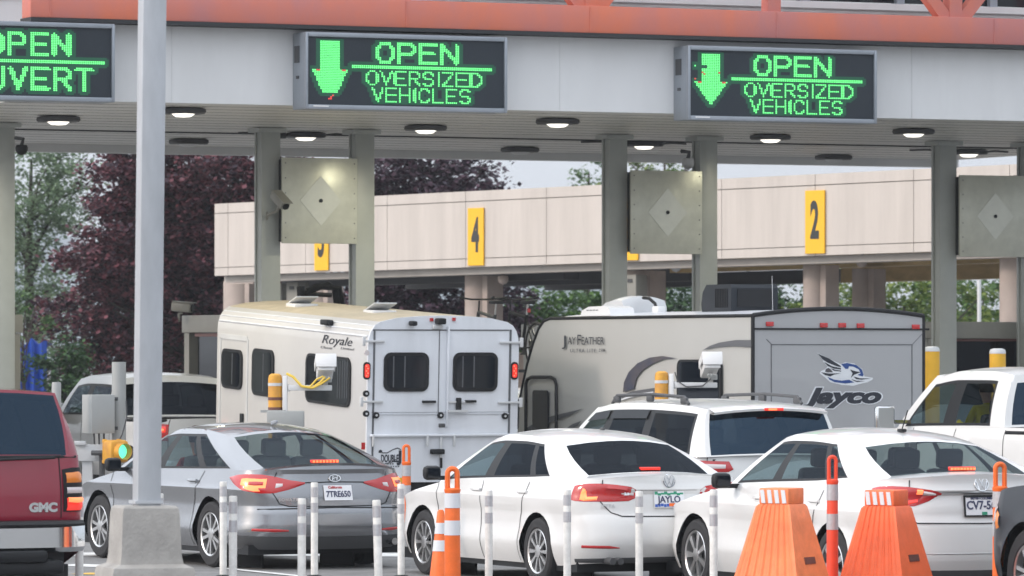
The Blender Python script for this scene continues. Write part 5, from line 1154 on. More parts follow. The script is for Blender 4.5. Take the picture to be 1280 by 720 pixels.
for x0, x1, y in ((452, 480, 426.5), (449, 478, 502), (624, 653, 428), (622, 652, 503)):
    b = MB(); fr.rect(x0, y - 1.4, x1, y + 1.4, 0.03, b, 0.002, 0.006); xe = x0 + 2 if x0 < 500 else x1 - 2; fr.rect(xe - 2, y - 6, xe + 2, y + 6, 0.04, b, 0.002, 0.008); b.build('hinge', M['ltgrey'], t, 30)
for px in (458.2, 642.8):
    b = fr.rrect(px - 4.6, 452.5, px + 4.6, 474.5, 0.044, 0.015); l = b.build('tail_lamp', M['black'], t, 30); b = fr.rrect(px - 3, 455, px + 3, 472, 0.028, 0.012, off=0.012); l2 = b.build('lens', M['red_lit'], l, 30)
    b = MB()
    for k in range(5): fr.disc(px + (0.9 if k % 2 else -0.9), 457.5 + 3*k, 0.011, 0.004, b, 0.024)
    b.build('led', M['leddot_red'], l, 30)
for px, py in ((457, 492), (457, 517), (469.5, 519), (550, 519), (630.5, 520)):
    b = fr.disc(px, py, 0.042, 0.03); o = b.build('rubber_bumper', M['black'], t, 30); b = fr.disc(px, py, 0.014, 0.012, off=0.028); b.build('screw', M['ltgrey'], o, 30)
b = fr.disc(458, 441, 0.034, 0.02); b.build('marker_lamp', M['clear_lens'], t, 30)
for x0, y0, x1, y1 in ((527, 500.5, 543.5, 503.5), (580.5, 500, 594, 503)): b = fr.rect(x0, y0, x1, y1, 0.05, None, 0.002, 0.008); b.build('door_handle', M['black'], t, 30)
b = MB(); fr.rect(569, 497, 575, 515, 0.06, b, 0.002, 0.012); b.build('padlock', M['black'], t, 30); b = MB(); fr.rect(559, 501, 590, 504, 0.03, b, 0.002, 0.006); fr.rect(558, 512, 582, 515, 0.04, b, 0.046); b.build('lock_bar', M['ltgrey'], t, 30)
b = MB(); fr.rect(546, 529, 553, 534, 0.05, b, 0.046, 0.008); b.build('latch', M['darkgrey'], t, 30)
b = MB(); fr.rect(548.6, 546, 551.6, 572, 0.03, b, 0.01, 0.004); b.build('ramp_latch', M['ltgrey'], t, 30); b = MB(); fr.rect(536.5, 561, 553.5, 567.5, 0.07, b, 0.01, 0.014); fr.rect(548.8, 572, 551.5, 585, 0.04, b, 0.01, 0.008); b.build('ramp_handle', M['black'], t, 30)
for px in (465, 532.5, 566): b = MB(); fr.rect(px - 1.3, 543, px + 1.3, 558, 0.03, b, 0.03, 0.004); b.build('spring_clip', M['ltgrey'], t, 30)
for x0, y0, x1, y1 in ((510, 401, 518, 407),): b = fr.rect(x0, y0, x1, y1, 0.12, None, 0.0, 0.02); b.build('loading_lamp', M['black'], t, 30)
b = fr.rect(543, 397.5, 553, 405, 0.14, None, 0.0, 0.015); c_ = b.build('reversing_camera', M['black'], t, 30); b = fr.rect(540, 406, 552, 411, 0.05, None, 0.0, 0.006); b.build('bracket', M['ltgrey'], c_, 30)
b = MB(); fs_.rect(403, 400, 412, 406, 0.10, b, -0.06, 0.015); b.build('side_lamp', M['black'], t, 30)
for px, py in ((539, 399.5), (567, 399)): b = fr.rect(px - 2, py - 2, px + 2, py + 2, 0.02); b.build('clearance_lamp', M['red_lens'], t, 0)
b = fr.rect(451.5, 553, 456.5, 562, 0.004); b.build('reflector', M['red_lens'], t, 0)
b = fr.rect(493, 597, 509, 613, 0.006, None, 0.002); pl = b.build('license_plate', M['signyellow'], t, 0); fr.text('EH 407', 501, 604, 5, 13, M['plate_ink'], 'plate_lettering', pl, off=0.010)
# door brand decal
lg = fr.text('DOUBLE', 487, 573.5, 9, 22, M['decal_ink'], 'lettering', t, bold=0.03, off=0.003); fr.text('J', 500, 571, 13, 6, M['decal_ink'], 'lettering', t, bold=0.05, off=0.003)
b = MB()
for pts_ in ([(473, 566), (473.5, 563), (476, 562), (478, 564), (476.5, 566)], ):
    fr.poly(pts_, 0.002, b, 0.002)
def decal_line(face, pts, w, b, off=0.003):
    q = [face.uv(*p) for p in pts]; b.tube([face.pt(u, v, off) for u, v in q], w, 4)
decal_line(fr, [(474, 563), (478, 566), (484, 566), (491, 562), (497, 560), (501, 562)], 0.006, b); decal_line(fr, [(471, 575), (476, 580), (484, 579), (492, 577), (495, 574)], 0.005, b); b.build('scroll_ornament', M['decal_ink'], t)
for k, (w_, px) in enumerate(((20, 485), (24, 488), (18, 486), (8, 493))):
    b = MB()
    for j in range(int(w_/3)): fr.rect(px - w_/2 + 3*j, 579 + 3.2*k, px - w_/2 + 3*j + 1.8, 580.6 + 3.2*k, 0.002, b, 0.002)
    b.build('small_print', M['decal_grey'], t, 0)
# side: door, windows, handle, lettering
b = MB()
for x0, y0, x1, y1 in ((274.5, 421, 275.5, 560), (308.5, 424, 309.5, 560), (274.5, 420.5, 309.5, 422.5)): fs_.rect(x0, y0, x1, y1, 0.010, b)
b.build('side_door', M['ltgrey'], t, 0)
for x0, y0, x1, y1 in ((278, 438, 304, 484), (316, 438, 343.5, 493), (383, 447.5, 439.5, 502)):
    b = fs_.rrect(x0, y0, x1, y1, 0.12 if x1 - x0 < 40 else 0.13, 0.025); w_ = b.build('side_window', M['black'], t, 30); b = fs_.rrect(x0 + 2.2, y0 + 3, x1 - 2.2, y1 - 3, 0.09, 0.006, off=0.023); b.build('pane', M['win_dark'], w_, 30)
    b = MB()
    if x0 > 380:
        for k in range(5): fs_.rect(424 + 3*k, 451, 425.2 + 3*k, 498, 0.006, b, 0.026)
        b.build('louvre', M['decal_grey'], w_, 0)
    else: fs_.rect((x0+x1)/2 + 1, y0 + 4, (x0+x1)/2 + 2.2, y1 - 4, 0.006, b, 0.026); b.build('bar', M['decal_grey'], w_, 0)
b = fs_.rect(301.5, 517, 305, 529, 0.03, None, 0, 0.01); b.build('door_handle', M['black'], t, 30)
fs_.text('Royale', 420.5, 426, 11, 38, M['decal_ink'], 'lettering', t, shear=0.35, off=0.004); fs_.text('Classic', 408, 434.5, 3, 15, M['decal_grey'], 'lettering', t, shear=0.3); fs_.text('Limited', 434, 436, 3, 17, M['decal_grey'], 'lettering', t, shear=0.3)
for x, y in ((3.75, 0.45), (1.4, 0.30)):
    b = MB(); b.box((x, y, 2.65), (0.34, 0.34, 0.05), bev=0.012); v_ = b.build('roof_vent', M['white_plastic'], t, 30); b = MB(); b.box((x - 0.03, y, 2.72), (0.34, 0.32, 0.015), ry=R(18)); b.tube([(x + 0.13, y, 2.66), (x + 0.12, y, 2.76)], 0.008, 5); b.build('vent_lid', M['ltgrey'], v_, 0)
trailer_wheels(t, (1.7, 2.6), W); b = MB(); b.box((TL/2, 0, 0.46), (TL, 1.6, 0.12)); b.tube([(TL, 0.5, 0.5), (TL + 1.1, 0, 0.5)], 0.05, 6); b.tube([(TL, -0.5, 0.5), (TL + 1.1, 0, 0.5)], 0.05, 6); b.cyl((TL + 0.7, 0, 0), (TL + 0.7, 0, 0.7), 0.04); b.build('chassis', M['black'], t, 0)

# ---------------------------------------------------------------- caravan
JW = 1.22; JL = 6.6; jth = R(26); rz = R(90) + jth
t = thing('caravan', 'grey travel caravan with a bird emblem and red marker lamps on its rear', 'trailer', group='towed trailers')
t.location = Vector(((940 - CX)/101.0, F/101.0, 0)) - Matrix.Rotation(rz, 3, 'Z') @ Vector((0, JW, 0)); t.rotation_euler = (0, 0, rz); jay = t
prof = [(0.0, 0.55), (0.0, 2.63), (5.62, 2.63), (5.80, 2.60), (5.95, 2.50), (6.12, 2.30), (6.30, 2.02), (6.48, 1.66), (6.58, 1.40), (6.60, 1.15), (6.50, 0.70), (6.35, 0.55)]
B = MB(); B.prism(prof, (0, JW, 0), (1, 0, 0), (0, 0, 1), 0.02); B.prism(prof, (0, -JW, 0), (1, 0, 0), (0, 0, 1), -0.02); B.build('side_wall', M['rv_side'], t, 0)
B = MB(); rows = []
for x, z in prof[1:]:
    rows.append([(x, JW*v, z + (0.085*(1 - v*v) if z > 2.5 else 0.0)) for v in [lerp(-1, 1, k/12) for k in range(13)]])
B.grid(rows, True); B.build('roof', M['trailer_white'], t, 30)
B = MB(); arch = [(JW*v, 2.63 + 0.085*(1 - v*v)) for v in [lerp(-1, 1, k/12) for k in range(13)]]; B.prism([(-JW, 0.55)] + arch + [(JW, 0.55)], (-0.002, 0, 0), (0, 1, 0), (0, 0, 1), -0.03); B.build('rear_wall', M['rv_rear'], t, 0)
B = MB(); B.tube([(-0.03, y, z + 0.005) for y, z in arch], 0.028, 8)
for sg in (1, -1): B.tube([(-0.02, sg*JW, 0.55), (-0.02, sg*JW, 2.63)], 0.026, 8); B.tube([(x, sg*(JW + 0.0), z) for x, z in prof[1:10]], 0.022, 8)
B.build('edge_trim', M['black'], t)
jr = Face(t, (-0.033, 0, 0), (0, -1, 0)); jsd = Face(t, (0, JW + 0.021, 0), (-1, 0, 0))
b = MB(); jr.rect(943, 410.5, 1161, 412.2, 0.014, b); b.build('rear_rail', M['black'], t, 0)
b = MB()
for x0, y0, x1, y1 in ((964, 430.3, 1140, 431.3), (963.6, 430, 964.6, 560), (1139.4, 431, 1140.4, 560)): jr.rect(x0, y0, x1, y1, 0.004, b)
for p0, p1 in (((964, 430), (958, 424)), ((1140, 431), (1153, 417))): decal_line(jr, [p0, p1], 0.004, b)
b.build('panel_gap', M['decal_grey'], t, 0)
for px, py in ((961.5, 405), (1029, 406.5), (1052, 406.5), (1075, 407), (1144, 408.5)): b = jr.rect(px - 4.6, py - 3, px + 4.6, py + 3, 0.03, None, 0, 0.008); b.build('marker_lamp', M['red_lens'], t, 30)
# bird emblem
def zp(l): return [(990 + x/9.0, 430 + y/9.0) for x, y in l]
def jd(l, m, off, nm, parent=None): return jr.poly(zp(l), 0.0015, None, off).build(nm, m, parent or t, 0)
em = jd([(275, 95), (545, 225), (600, 205), (700, 220), (790, 280), (815, 365), (910, 380), (905, 400), (850, 430), (760, 450), (690, 470), (560, 460), (430, 430), (370, 375), (310, 330), (325, 305), (370, 285), (400, 255), (350, 200), (350, 185)], M['decal_white'], 0.0, 'emblem')
jd([(288, 108), (420, 165), (545, 245), (550, 262), (500, 250), (400, 210), (345, 175)], M['decal_ink'], 0.002, 'wing_feather', em)
jd([(358, 200), (450, 250), (550, 272), (550, 288), (470, 278), (400, 248)], M['decal_ink'], 0.002, 'wing_feather', em); jd([(430, 272), (490, 290), (552, 300), (552, 310), (470, 302)], M['decal_ink'], 0.002, 'wing_feather', em)
jd([(370, 310), (380, 280), (410, 268), (440, 290), (460, 318), (400, 320)], M['decal_navy'], 0.002, 'wing_patch', em)
jd([(550, 225), (620, 213), (720, 235), (785, 285), (805, 345), (795, 365), (735, 350), (770, 330), (750, 285), (690, 255), (640, 250), (630, 280), (600, 280)], M['decal_blue'], 0.002, 'head_crest', em)
jd([(325, 318), (420, 332), (550, 330), (470, 345), (430, 365), (370, 350)], M['decal_ink'], 0.002, 'tail_feather', em); jd([(400, 370), (470, 400), (560, 412), (640, 402), (700, 432), (600, 445), (480, 430), (420, 400)], M['decal_blue'], 0.002, 'body_patch', em)  # tail feather and blue area of the printed bird
jd([(650, 285), (690, 300), (770, 318), (700, 345), (660, 380), (680, 330)], M['decal_ink'], 0.002, 'beak_line', em)
jd([(690, 365), (760, 385), (890, 388), (780, 402), (720, 395)], M['decal_ink'], 0.002, 'wing_feather', em); jd([(665, 392), (720, 412), (820, 418), (730, 428), (690, 412)], M['decal_ink'], 0.002, 'wing_feather', em)
jd([(470, 370), (555, 345), (560, 290), (600, 295), (660, 320), (660, 360), (600, 385), (520, 385)], M['decal_white'], 0.0035, 'breast', em)
lt = jr.text('Jayco', 1054, 495.5, 18.5, 103, M['decal_white'], 'lettering', t, bold=0.085, shear=0.30, off=0.002); jr.text('Jayco', 1054, 495.5, 18.0, 99, M['decal_ink'], 'lettering', t, bold=0.05, shear=0.30, off=0.005)
# side decals
for pts_, m in (([(779, 490), (780, 478), (786, 465), (797, 454), (812, 447), (828, 445), (846, 448), (830, 449), (815, 455), (803, 463), (796, 472), (793, 482), (793, 486)], M['decal_navy']),
    ([(765, 500), (790, 489), (817, 485), (830, 485), (817, 490), (790, 494)], M['decal_grey']), ([(878, 438), (888, 432), (900, 428), (920, 425), (939, 425), (939, 434), (915, 432.5), (895, 434)], M['decal_grey']),
    ([(655, 537), (672, 527), (690, 520), (728, 511), (710, 520), (690, 527), (668, 540)], M['decal_grey']), ([(707, 536), (716, 530), (727, 526), (722, 532), (712, 538)], M['decal_grey'])):
    jsd.poly(pts_, 0.002, None, 0.001).build('swoosh_decal', m, t, 0)
for pts_, m in (([(768, 503), (790, 493), (817, 489.5), (817, 491), (790, 496.5)], M['decal_white']),): jsd.poly(pts_, 0.002, None, 0.004).build('swoosh_decal', m, t, 0)
jsd.text('J', 706.5, 426.5, 13, 5, M['decal_ink'], 'lettering', t); jsd.text('AY', 715, 426.5, 9.5, 10, M['decal_ink'], 'lettering', t); jsd.text('F', 724, 425.5, 13, 4.5, M['decal_ink'], 'lettering', t); jsd.text('EATHER', 741, 426.5, 9.5, 28, M['decal_ink'], 'lettering', t); jsd.text('ULTRA LITE', 729, 438.5, 4.6, 32, M['decal_grey'], 'lettering', t, spacing=1.3); jsd.text('23B', 752, 438, 3.4, 8, M['decal_ink'], 'lettering', t, shear=0.3)
b = MB(); q = [(659, 560), (659, 480), (661, 474), (666, 471.5), (690, 471.5), (695, 474.5), (697, 481), (697, 560)]; b.tube([jsd.pt(*jsd.uv(*p), 0.02) for p in q], 0.024, 8); dr = b.build('door_frame', M['black'], t)
b = jsd.rrect(667, 488, 686, 560, 0.05, 0.02); b.build('door_window', M['win_dark'], dr, 30)
b = jsd.rrect(847.5, 449.5, 902.5, 560, 0.10, 0.02); w_ = b.build('side_window', M['black'], t, 30); b = jsd.rrect(850, 452.5, 900, 557, 0.08, 0.006, off=0.018); b.build('pane', M['win_dark'], w_, 30)
trailer_wheels(t, (2.3, 3.2), JW); b = MB(); b.box((JL/2, 0, 0.48), (JL - 0.5, 2.0, 0.14)); b.tube([(JL - 0.5, 0.6, 0.5), (JL + 1.0, 0, 0.5)], 0.05, 6); b.tube([(JL - 0.5, -0.6, 0.5), (JL + 1.0, 0, 0.5)], 0.05, 6); b.cyl((JL + 0.6, 0, 0), (JL + 0.6, 0, 0.7), 0.04); b.box((-0.12, 0, 0.55), (0.12, 2.2, 0.12)); b.build('chassis', M['black'], t, 0)
# roof equipment of the caravan
x, z = pick(t, (0, 0.2, 0), (1, 0, 0), (0, 0, 1), 926, 386)
b = MB(); b.prism([(-0.36, 0), (0.42, 0), (0.44, 0.10), (0.40, 0.25), (0.30, 0.345), (-0.34, 0.345), (-0.37, 0.30)], (x, 0.2 + 0.34, 2.70), (1, 0, 0), (0, 0, 1), 0.68); ac = b.build('air_conditioner', M['charcoal'], t, 30)
b = MB()
for k in range(8): b.box((x + 0.05 - 0.045*k, 0.2 + 0.345, 2.87), (0.018, 0.012, 0.24))
b.box((x - 0.375, 0.2, 2.87), (0.012, 0.5, 0.22)); b.build('grille', M['black'], ac, 0)
x, z = pick(t, (0, 0.3, 0), (1, 0, 0), (0, 0, 1), 796, 386)
b = MB(); rows = []
for k in range(13):
    v = lerp(-1, 1, k/12); y = 0.3 + 0.32*v; h = 0.24*(1 - 0.25*v*v); rows.append([(x + 0.50, y, 2.69), (x + 0.47, y, 2.69 + h*0.35), (x + 0.30, y, 2.69 + h*0.8), (x + 0.05, y, 2.69 + h), (x - 0.18, y, 2.69 + h*0.97), (x - 0.24, y, 2.69 + h*0.5), (x - 0.24, y, 2.69)])
b.grid(rows, True); b.prism([(p[0], p[2]) for p in rows[0]], (0, rows[0][0][1], 0), (1, 0, 0), (0, 0, 1), 0.002); b.prism([(p[0], p[2]) for p in rows[-1]], (0, rows[-1][0][1], 0), (1, 0, 0), (0, 0, 1), 0.002); b.build('roof_vent_hood', M['ltgrey'], t, 40)
b = MB(); b.prism([(-0.44, 0), (0.44, 0), (0.40, 0.07), (0.20, 0.12), (-0.26, 0.13), (-0.40, 0.10)], (x - 0.2, 0.3 + 0.72, 2.66), (1, 0, 0), (0, 0, 1), 0.36); o = b.build('roof_vent_hood', M['white_plastic'], t, 30)
b = MB()
for k in range(4): b.box((x + 0.02 - 0.09*k, 0.3 + 0.721, 2.735), (0.06, 0.01, 0.012))
b.build('vent_slot', M['decal_grey'], o, 0)
b = MB(); b.tube([(x - 0.28, 0.35, 2.90), (x - 0.45, 0.35, 2.89), (x - 0.62, 0.35, 2.82), (x - 0.68, 0.35, 2.72)], 0.022, 8); b.build('aerial_arm', M['black'], t); b = MB(); b.box((x - 0.72, 0.35, 2.735), (0.17, 0.12, 0.10), bev=0.02); b.build('aerial_base', M['white_plastic'], t, 30)
b = MB(); x2, z = pick(t, (0, 0, 0), (1, 0, 0), (0, 0, 1), 966, 386); b.tube([(x2, 0, 2.70), (x2 + 0.02, 0, 3.15)], 0.003, 5); b.build('whip_aerial', M['ltgrey'], t)

# ---------------------------------------------------------------- tow car ahead of the caravan with bicycles on its roof
tow = copy_tree(suv_root); tow['label'] = 'white SUV in front of the caravan under two roof bicycles, almost wholly hidden'
place_at(tow, (-2.3, 0.0), 700, 89.5, R(25)); bpy.context.view_layer.update()
b = MB()
for x in (-1.5, -0.2): b.box((x, 0, 1.915), (0.05, 1.5, 0.04)); b.box((x, 0.66, 1.80), (0.06, 0.05, 0.26)); b.box((x, -0.66, 1.80), (0.06, 0.05, 0.26))
b.build('roof_bar', M['black'], tow, 0)
def bicycle(x, y, label, seatm, framem):
    loc = tow.matrix_world @ Vector((x, y, 1.935)); t = thing('bicycle', label, 'bicycle', loc, tow.rotation_euler.z, 'bicycles on the roof rack')
    r = 0.33
    for wx in (-0.52, 0.52):
        b = MB(); ring = [(wx + r*math.cos(a), 0, r + r*math.sin(a)) for a in [2*math.pi*k/32 for k in range(32)]]; b.tube(ring, 0.024, 8, close=True); w = b.build('wheel', M['rubber'], t)
        b = MB(); b.tube([(wx + (r-0.035)*math.cos(a), 0, r + (r-0.035)*math.sin(a)) for a in [2*math.pi*k/32 for k in range(32)]], 0.012, 6, close=True)
        for k in range(16): a = 2*math.pi*k/16; b.tube([(wx, 0.02*(-1)**k, r), (wx + (r-0.035)*math.cos(a), 0, r + (r-0.035)*math.sin(a))], 0.0025, 4)
        b.cyl((wx, -0.04, r), (wx, 0.04, r), 0.02, seg=10); b.build('rim', M['alloy'], w)
    b = MB(); bb = (-0.05, 0, 0.30); st = (-0.20, 0, 0.78); hd = (0.36, 0, 0.82); h2 = (0.40, 0, 0.68)
    b.tube([bb, st], 0.024, 8); b.tube([bb, h2], 0.028, 8); b.tube([(-0.18, 0, 0.74), hd], 0.024, 8); b.tube([hd, h2], 0.027, 8)
    for s_ in (-1, 1): b.tube([(-0.52, 0.05*s_, r), bb], 0.010, 6); b.tube([(-0.52, 0.05*s_, r), (-0.19, 0, 0.72)], 0.009, 6); b.tube([(0.52, 0.045*s_, r), (0.43, 0.03*s_, 0.66)], 0.013, 6)
    b.build('frame', framem, t)
    b = MB(); b.tube([st, (-0.23, 0, 0.93)], 0.014, 8); b.build('seat_post', M['alloy'], t); b = MB(); b.box((-0.24, 0, 0.955), (0.26, 0.13, 0.05), bev=0.02); b.build('saddle', seatm, t, 40)
    b = MB(); b.tube([hd, (0.34, 0, 0.98)], 0.014, 8); b.tube([(0.25, -0.33, 1.02), (0.36, -0.12, 1.0), (0.36, 0.12, 1.0), (0.25, 0.33, 1.02)], 0.013, 8); b.tube([(0.25, -0.34, 1.02), (0.16, -0.35, 1.03)], 0.018, 8); b.tube([(0.25, 0.34, 1.02), (0.16, 0.35, 1.03)], 0.018, 8); b.build('handlebar', M['black'], t)
    b = MB(); b.cyl((-0.05, -0.03, 0.3), (-0.05, -0.045, 0.3), 0.09, seg=20); b.tube([(-0.05, -0.06, 0.3), (0.10, -0.06, 0.22)], 0.011, 6); b.tube([(-0.05, 0.06, 0.3), (-0.20, 0.06, 0.38)], 0.011, 6); b.box((0.10, -0.10, 0.22), (0.09, 0.08, 0.02)); b.box((-0.20, 0.10, 0.38), (0.09, 0.08, 0.02)); b.build('crank', M['darkgrey'], t)
    return t
bk = bicycle(-0.75, -0.12, 'dark bicycle with red tail reflector on the roof rack beside the caravan nose', M['black'], M['black'])
b = MB(); b.box((-0.27, 0, 0.84), (0.03, 0.05, 0.06), bev=0.01); b.build('tail_reflector', M['red_lens'], bk, 0)
bicycle(-0.85, 0.42, 'dark bicycle showing handlebar and saddle above the horse trailer roof', M['black'], M['darkgrey'])

# ================================================================ SMALL THINGS
# tall pole on a concrete footing in front
t = thing('lamp_pole', 'tall pale grey square pole on a concrete footing in the left foreground', 'pole', base(181, 36))
b = MB(); b.M = Matrix.Rotation(R(0.65), 4, 'Y'); b.box((0, 0, 5.5), (0.166, 0.166, 9.0), rz=R(17), bev=0.008); b.build('shaft', M['pole'], t, 30)
b = MB(); b.M = Matrix.Rotation(R(17 + 45), 4, 'Z'); b.lathe([(0.42, 0.0), (0.41, 0.64), (0.395, 0.675), (0.315, 0.70), (0.300, 0.76), (0.283, 1.05), (0.272, 1.085), (0.25, 1.10), (0.0, 1.10)], 4); b.build('footing', M['concrete'], t, 30)
b = MB(); b.box((0.01, 0, 1.125), (0.20, 0.20, 0.02), rz=R(17))
b.build('base_plate', M['pole'], t, 30)
# white delineator posts
proto = None
def post(px, py_top, s, lean, label):
    global proto
    h = CH + (HY - py_top)/s
    if proto is None:
        t = thing('delineator_post', label, 'post', group='white flexible lane posts')
        b = MB(); b.M = Matrix(); b.lathe([(0.0, 1.0), (0.030, 1.0), (0.034, 0.99), (0.034, 0.05), (0.036, 0.0)], 20); b.build('post', M['post_white'], t)
        for z in (0.90, 0.74): b = MB(); b.lathe([(0.0352, z - 0.05), (0.0355, z - 0.05), (0.0355, z + 0.05), (0.0352, z + 0.05)], 20); b.build('reflective_band', M['reflect'], t)
        b = MB(); b.lathe([(0.10, 0.0), (0.10, 0.02), (0.06, 0.045), (0.04, 0.05), (0.0, 0.05)], 20); b.build('base', M['black'], t); proto = t
    else: t = copy_tree(proto)
    t.location = base(px, F/s); t.scale = (1, 1, h); t.rotation_euler = (0, R(lean), random.uniform(0, 6)); t['label'] = label; return t
post(377, 623, 152, -0.4, 'white lane post in front of the silver sedan plate, left of its pair'); post(393, 603, 131, 0, 'white lane post overlapping the left edge of plate 7TRE650')
post(279, 602, 131, 0, 'white lane post just behind the rear left wheel of the silver sedan'); post(291, 620, 150, 0.2, 'wider white lane post at the silver sedan rear left corner')
post(474.5, 625, 152, 1.6, 'leaning white lane post below the right taillight of the silver sedan'); post(501.5, 605, 131, 0.3, 'white lane post in front of the yellow trailer plate')
post(611, 613, 141, 0, 'white lane post beside the front door handle of the dark windowed sedan'); post(709, 612, 140, 0, 'white lane post at the rear left corner of the dark windowed sedan')
post(799, 614, 140, 0, 'white lane post left of plate JAYLO'); post(892, 612, 147, 0, 'white lane post left of the larger orange barrier, before a front wheel')
post(200, 617, 133, 0, 'white lane post half hidden behind the tall pole footing'); post(99, 625, 150, 0.2, 'white lane post beside the dark red SUV bumper corner')
# orange channelizers
def channelizer(px, py_top, s, r, label, m=None, top=0.20):
    h = CH + (HY - py_top)/s; t = thing('channelizer', label, 'traffic post', base(px, F/s), R(12), 'orange looped traffic posts'); m = m or M['cone']; z1 = h - top
    b = MB(); b.lathe([(r*1.12, 0.06), (r*1.05, z1*0.55), (r*1.0, z1 - 0.02), (r*0.9, z1), (0.0, z1)], 20); b.lathe([(r*1.0, z1*0.995 - 0.03), (r*1.10, z1 - 0.02), (r*1.10, z1 + 0.0), (r*0.6, z1 + 0.01)], 20); b.build('tube', m, t)
    b = MB(); w = r*0.66; pts_ = [(-w, 0, z1 - 0.02)] + [(-w, 0, z1 + top*0.45)] + [(w*math.cos(math.pi - a), 0, h - w - 0.02 + w*math.sin(a)) for a in [math.pi*k/8 for k in range(9)]] + [(w, 0, z1 + top*0.45), (w, 0, z1 - 0.02)]; b.tube(pts_, r*0.36, 8); b.build('handle', m, t)
    for k, z in enumerate((z1 - 0.10, z1 - 0.10 - 0.24)): b = MB(); b.lathe([(r*1.085, z - 0.065), (r*1.09, z - 0.065), (r*1.06, z + 0.065), (r*1.055, z + 0.065)], 20); b.build('reflective_band', M['reflect'] if r < 0.06 else M['decal_white'], t)
    b = MB(); b.box((0, 0, 0.04), (0.42, 0.42, 0.08), bev=0.03); b.build('base', M['black'], t, 30); return t
channelizer(565.5, 583, 142, 0.066, 'large orange looped post in front of the dark windowed sedan front wheel'); channelizer(508, 555, 104, 0.052, 'thin orange looped post in front of the horse trailer ramp', None, 0.22)
M['cone_red'] = mat('cone_red_orange', (0.82, 0.075, 0.03), 0.5, var=0.10, vscale=9)
channelizer(1040.5, 568, 153, 0.045, 'red orange looped post between the two orange barriers', M['cone_red'], 0.21); channelizer(1250, 577, 152, 0.058, 'orange looped post at right covering the end of a plate', None, 0.21)
def mark(face_root, x0, z0):
    pass
# slim traffic cone
t = thing('traffic_cone', 'slim orange traffic cone with two white bands left of the large looped post', 'traffic cone', base(551, F/136))
def cr(z): return lerp(0.115, 0.03, z/0.72)
b = MB(); b.lathe([(cr(0.03), 0.03), (cr(0.70), 0.70), (0.02, 0.72), (0, 0.72)], 24); b.build('cone', M['cone'], t)
for z0, z1 in ((0.50, 0.60), (0.34, 0.44)): b = MB(); b.lathe([(cr(z0) + 0.001, z0), (cr(z0) + 0.003, z0), (cr(z1) + 0.003, z1), (cr(z1) + 0.001, z1)], 24); b.build('reflective_band', M['decal_white'], t)
b = MB(); b.box((0, 0, 0.018), (0.36, 0.36, 0.035), bev=0.012); b.build('base', M['black'], t, 30)
# water filled barriers
def barrier(px, py_top, s, rzd, label, bm_=None):
    bm_ = bm_ or M['barrier']
    z_top = CH + (HY - py_top)/s; t = thing('barrier', label, 'traffic barrier', base(px, F/s), R(rzd), 'orange plastic barriers'); zb_ = z_top - 0.125
    def sect(z): k = 0.147 + 0.23*(z_top - 0.12 - z); return k, k*0.97
    B = MB(); zs_ = [0.0, 0.04, 0.3, 0.6, 0.8, zb_ - 0.02, zb_]; n = 40
    def ring(z):
        a, c = sect(z); a -= 0.012 if z == zb_ else 0; c -= 0.012 if z == zb_ else 0; q = []
        for k in range(n):            # ribbed wide sides
            v = lerp(-1, 1, k/n); rib = 0.005*math.sin(k*math.pi/2*2.0*0.8) if 2 < k < n-2 else 0; q.append((a*v, -c + rib, z))
        for k in range(8): q.append((a, lerp(-c, c, k/8), z))
        for k in range(n): v = lerp(1, -1, k/n); rib = 0.005*math.sin(k*math.pi/2*2.0*0.8) if 2 < k < n-2 else 0; q.append((a*v, c - rib, z))
        for k in range(8): q.append((-a, lerp(c, -c, k/8), z))
        return q + [q[0]]
    B.grid([ring(z) for z in zs_]); a, c = sect(zb_); B.box((0, 0, zb_ - 0.01), (2*a - 0.03, 2*c - 0.03, 0.02)); B.build('body', bm_, t, 40)
    B = MB(); B.box((0, 0, (zb_ + z_top)/2), (0.265, 0.265, z_top - zb_ + 0.004), bev=0.012); tp = B.build('top_block', bm_, t, 30)
    B = MB(); h = z_top - zb_ - 0.02
    for k in range(4):
        x = -0.108 + 0.062*k; B.prism([(x, 0), (x + 0.036, 0), (x + 0.022, h), (x - 0.014, h)], (0, -0.134, zb_ + 0.008), (1, 0, 0), (0, 0, 1), 0.0025)
        B.prism([(x, 0), (x + 0.030, 0), (x + 0.018, h), (x - 0.012, h)], (0, 0.134, zb_ + 0.008), (-1, 0, 0), (0, 0, 1), 0.0025)
    B.build('stripe', M['decal_white'], tp, 0)
    for sx in (1, -1):
        B = MB(); a, c = sect(0.52); sl = math.atan(0.23); B.box((sx*(a + 0.001), 0.0, 0.52), (0.012, 0.17, 0.055), ry=-sl*sx); B.build('forklift_slot', M['brown'], t, 0)
    return t
M['barrier2'] = mat('barrier_red_orange', (0.90, 0.155, 0.05), 0.55, var=0.12, vscale=7, bump=0.1)
barrier(977, 610, 158, -31, 'pale orange plastic barrier with striped top, left of two'); barrier(1108, 612.5, 156, -31, 'deep orange plastic barrier with striped top, right of two', M['barrier2'])
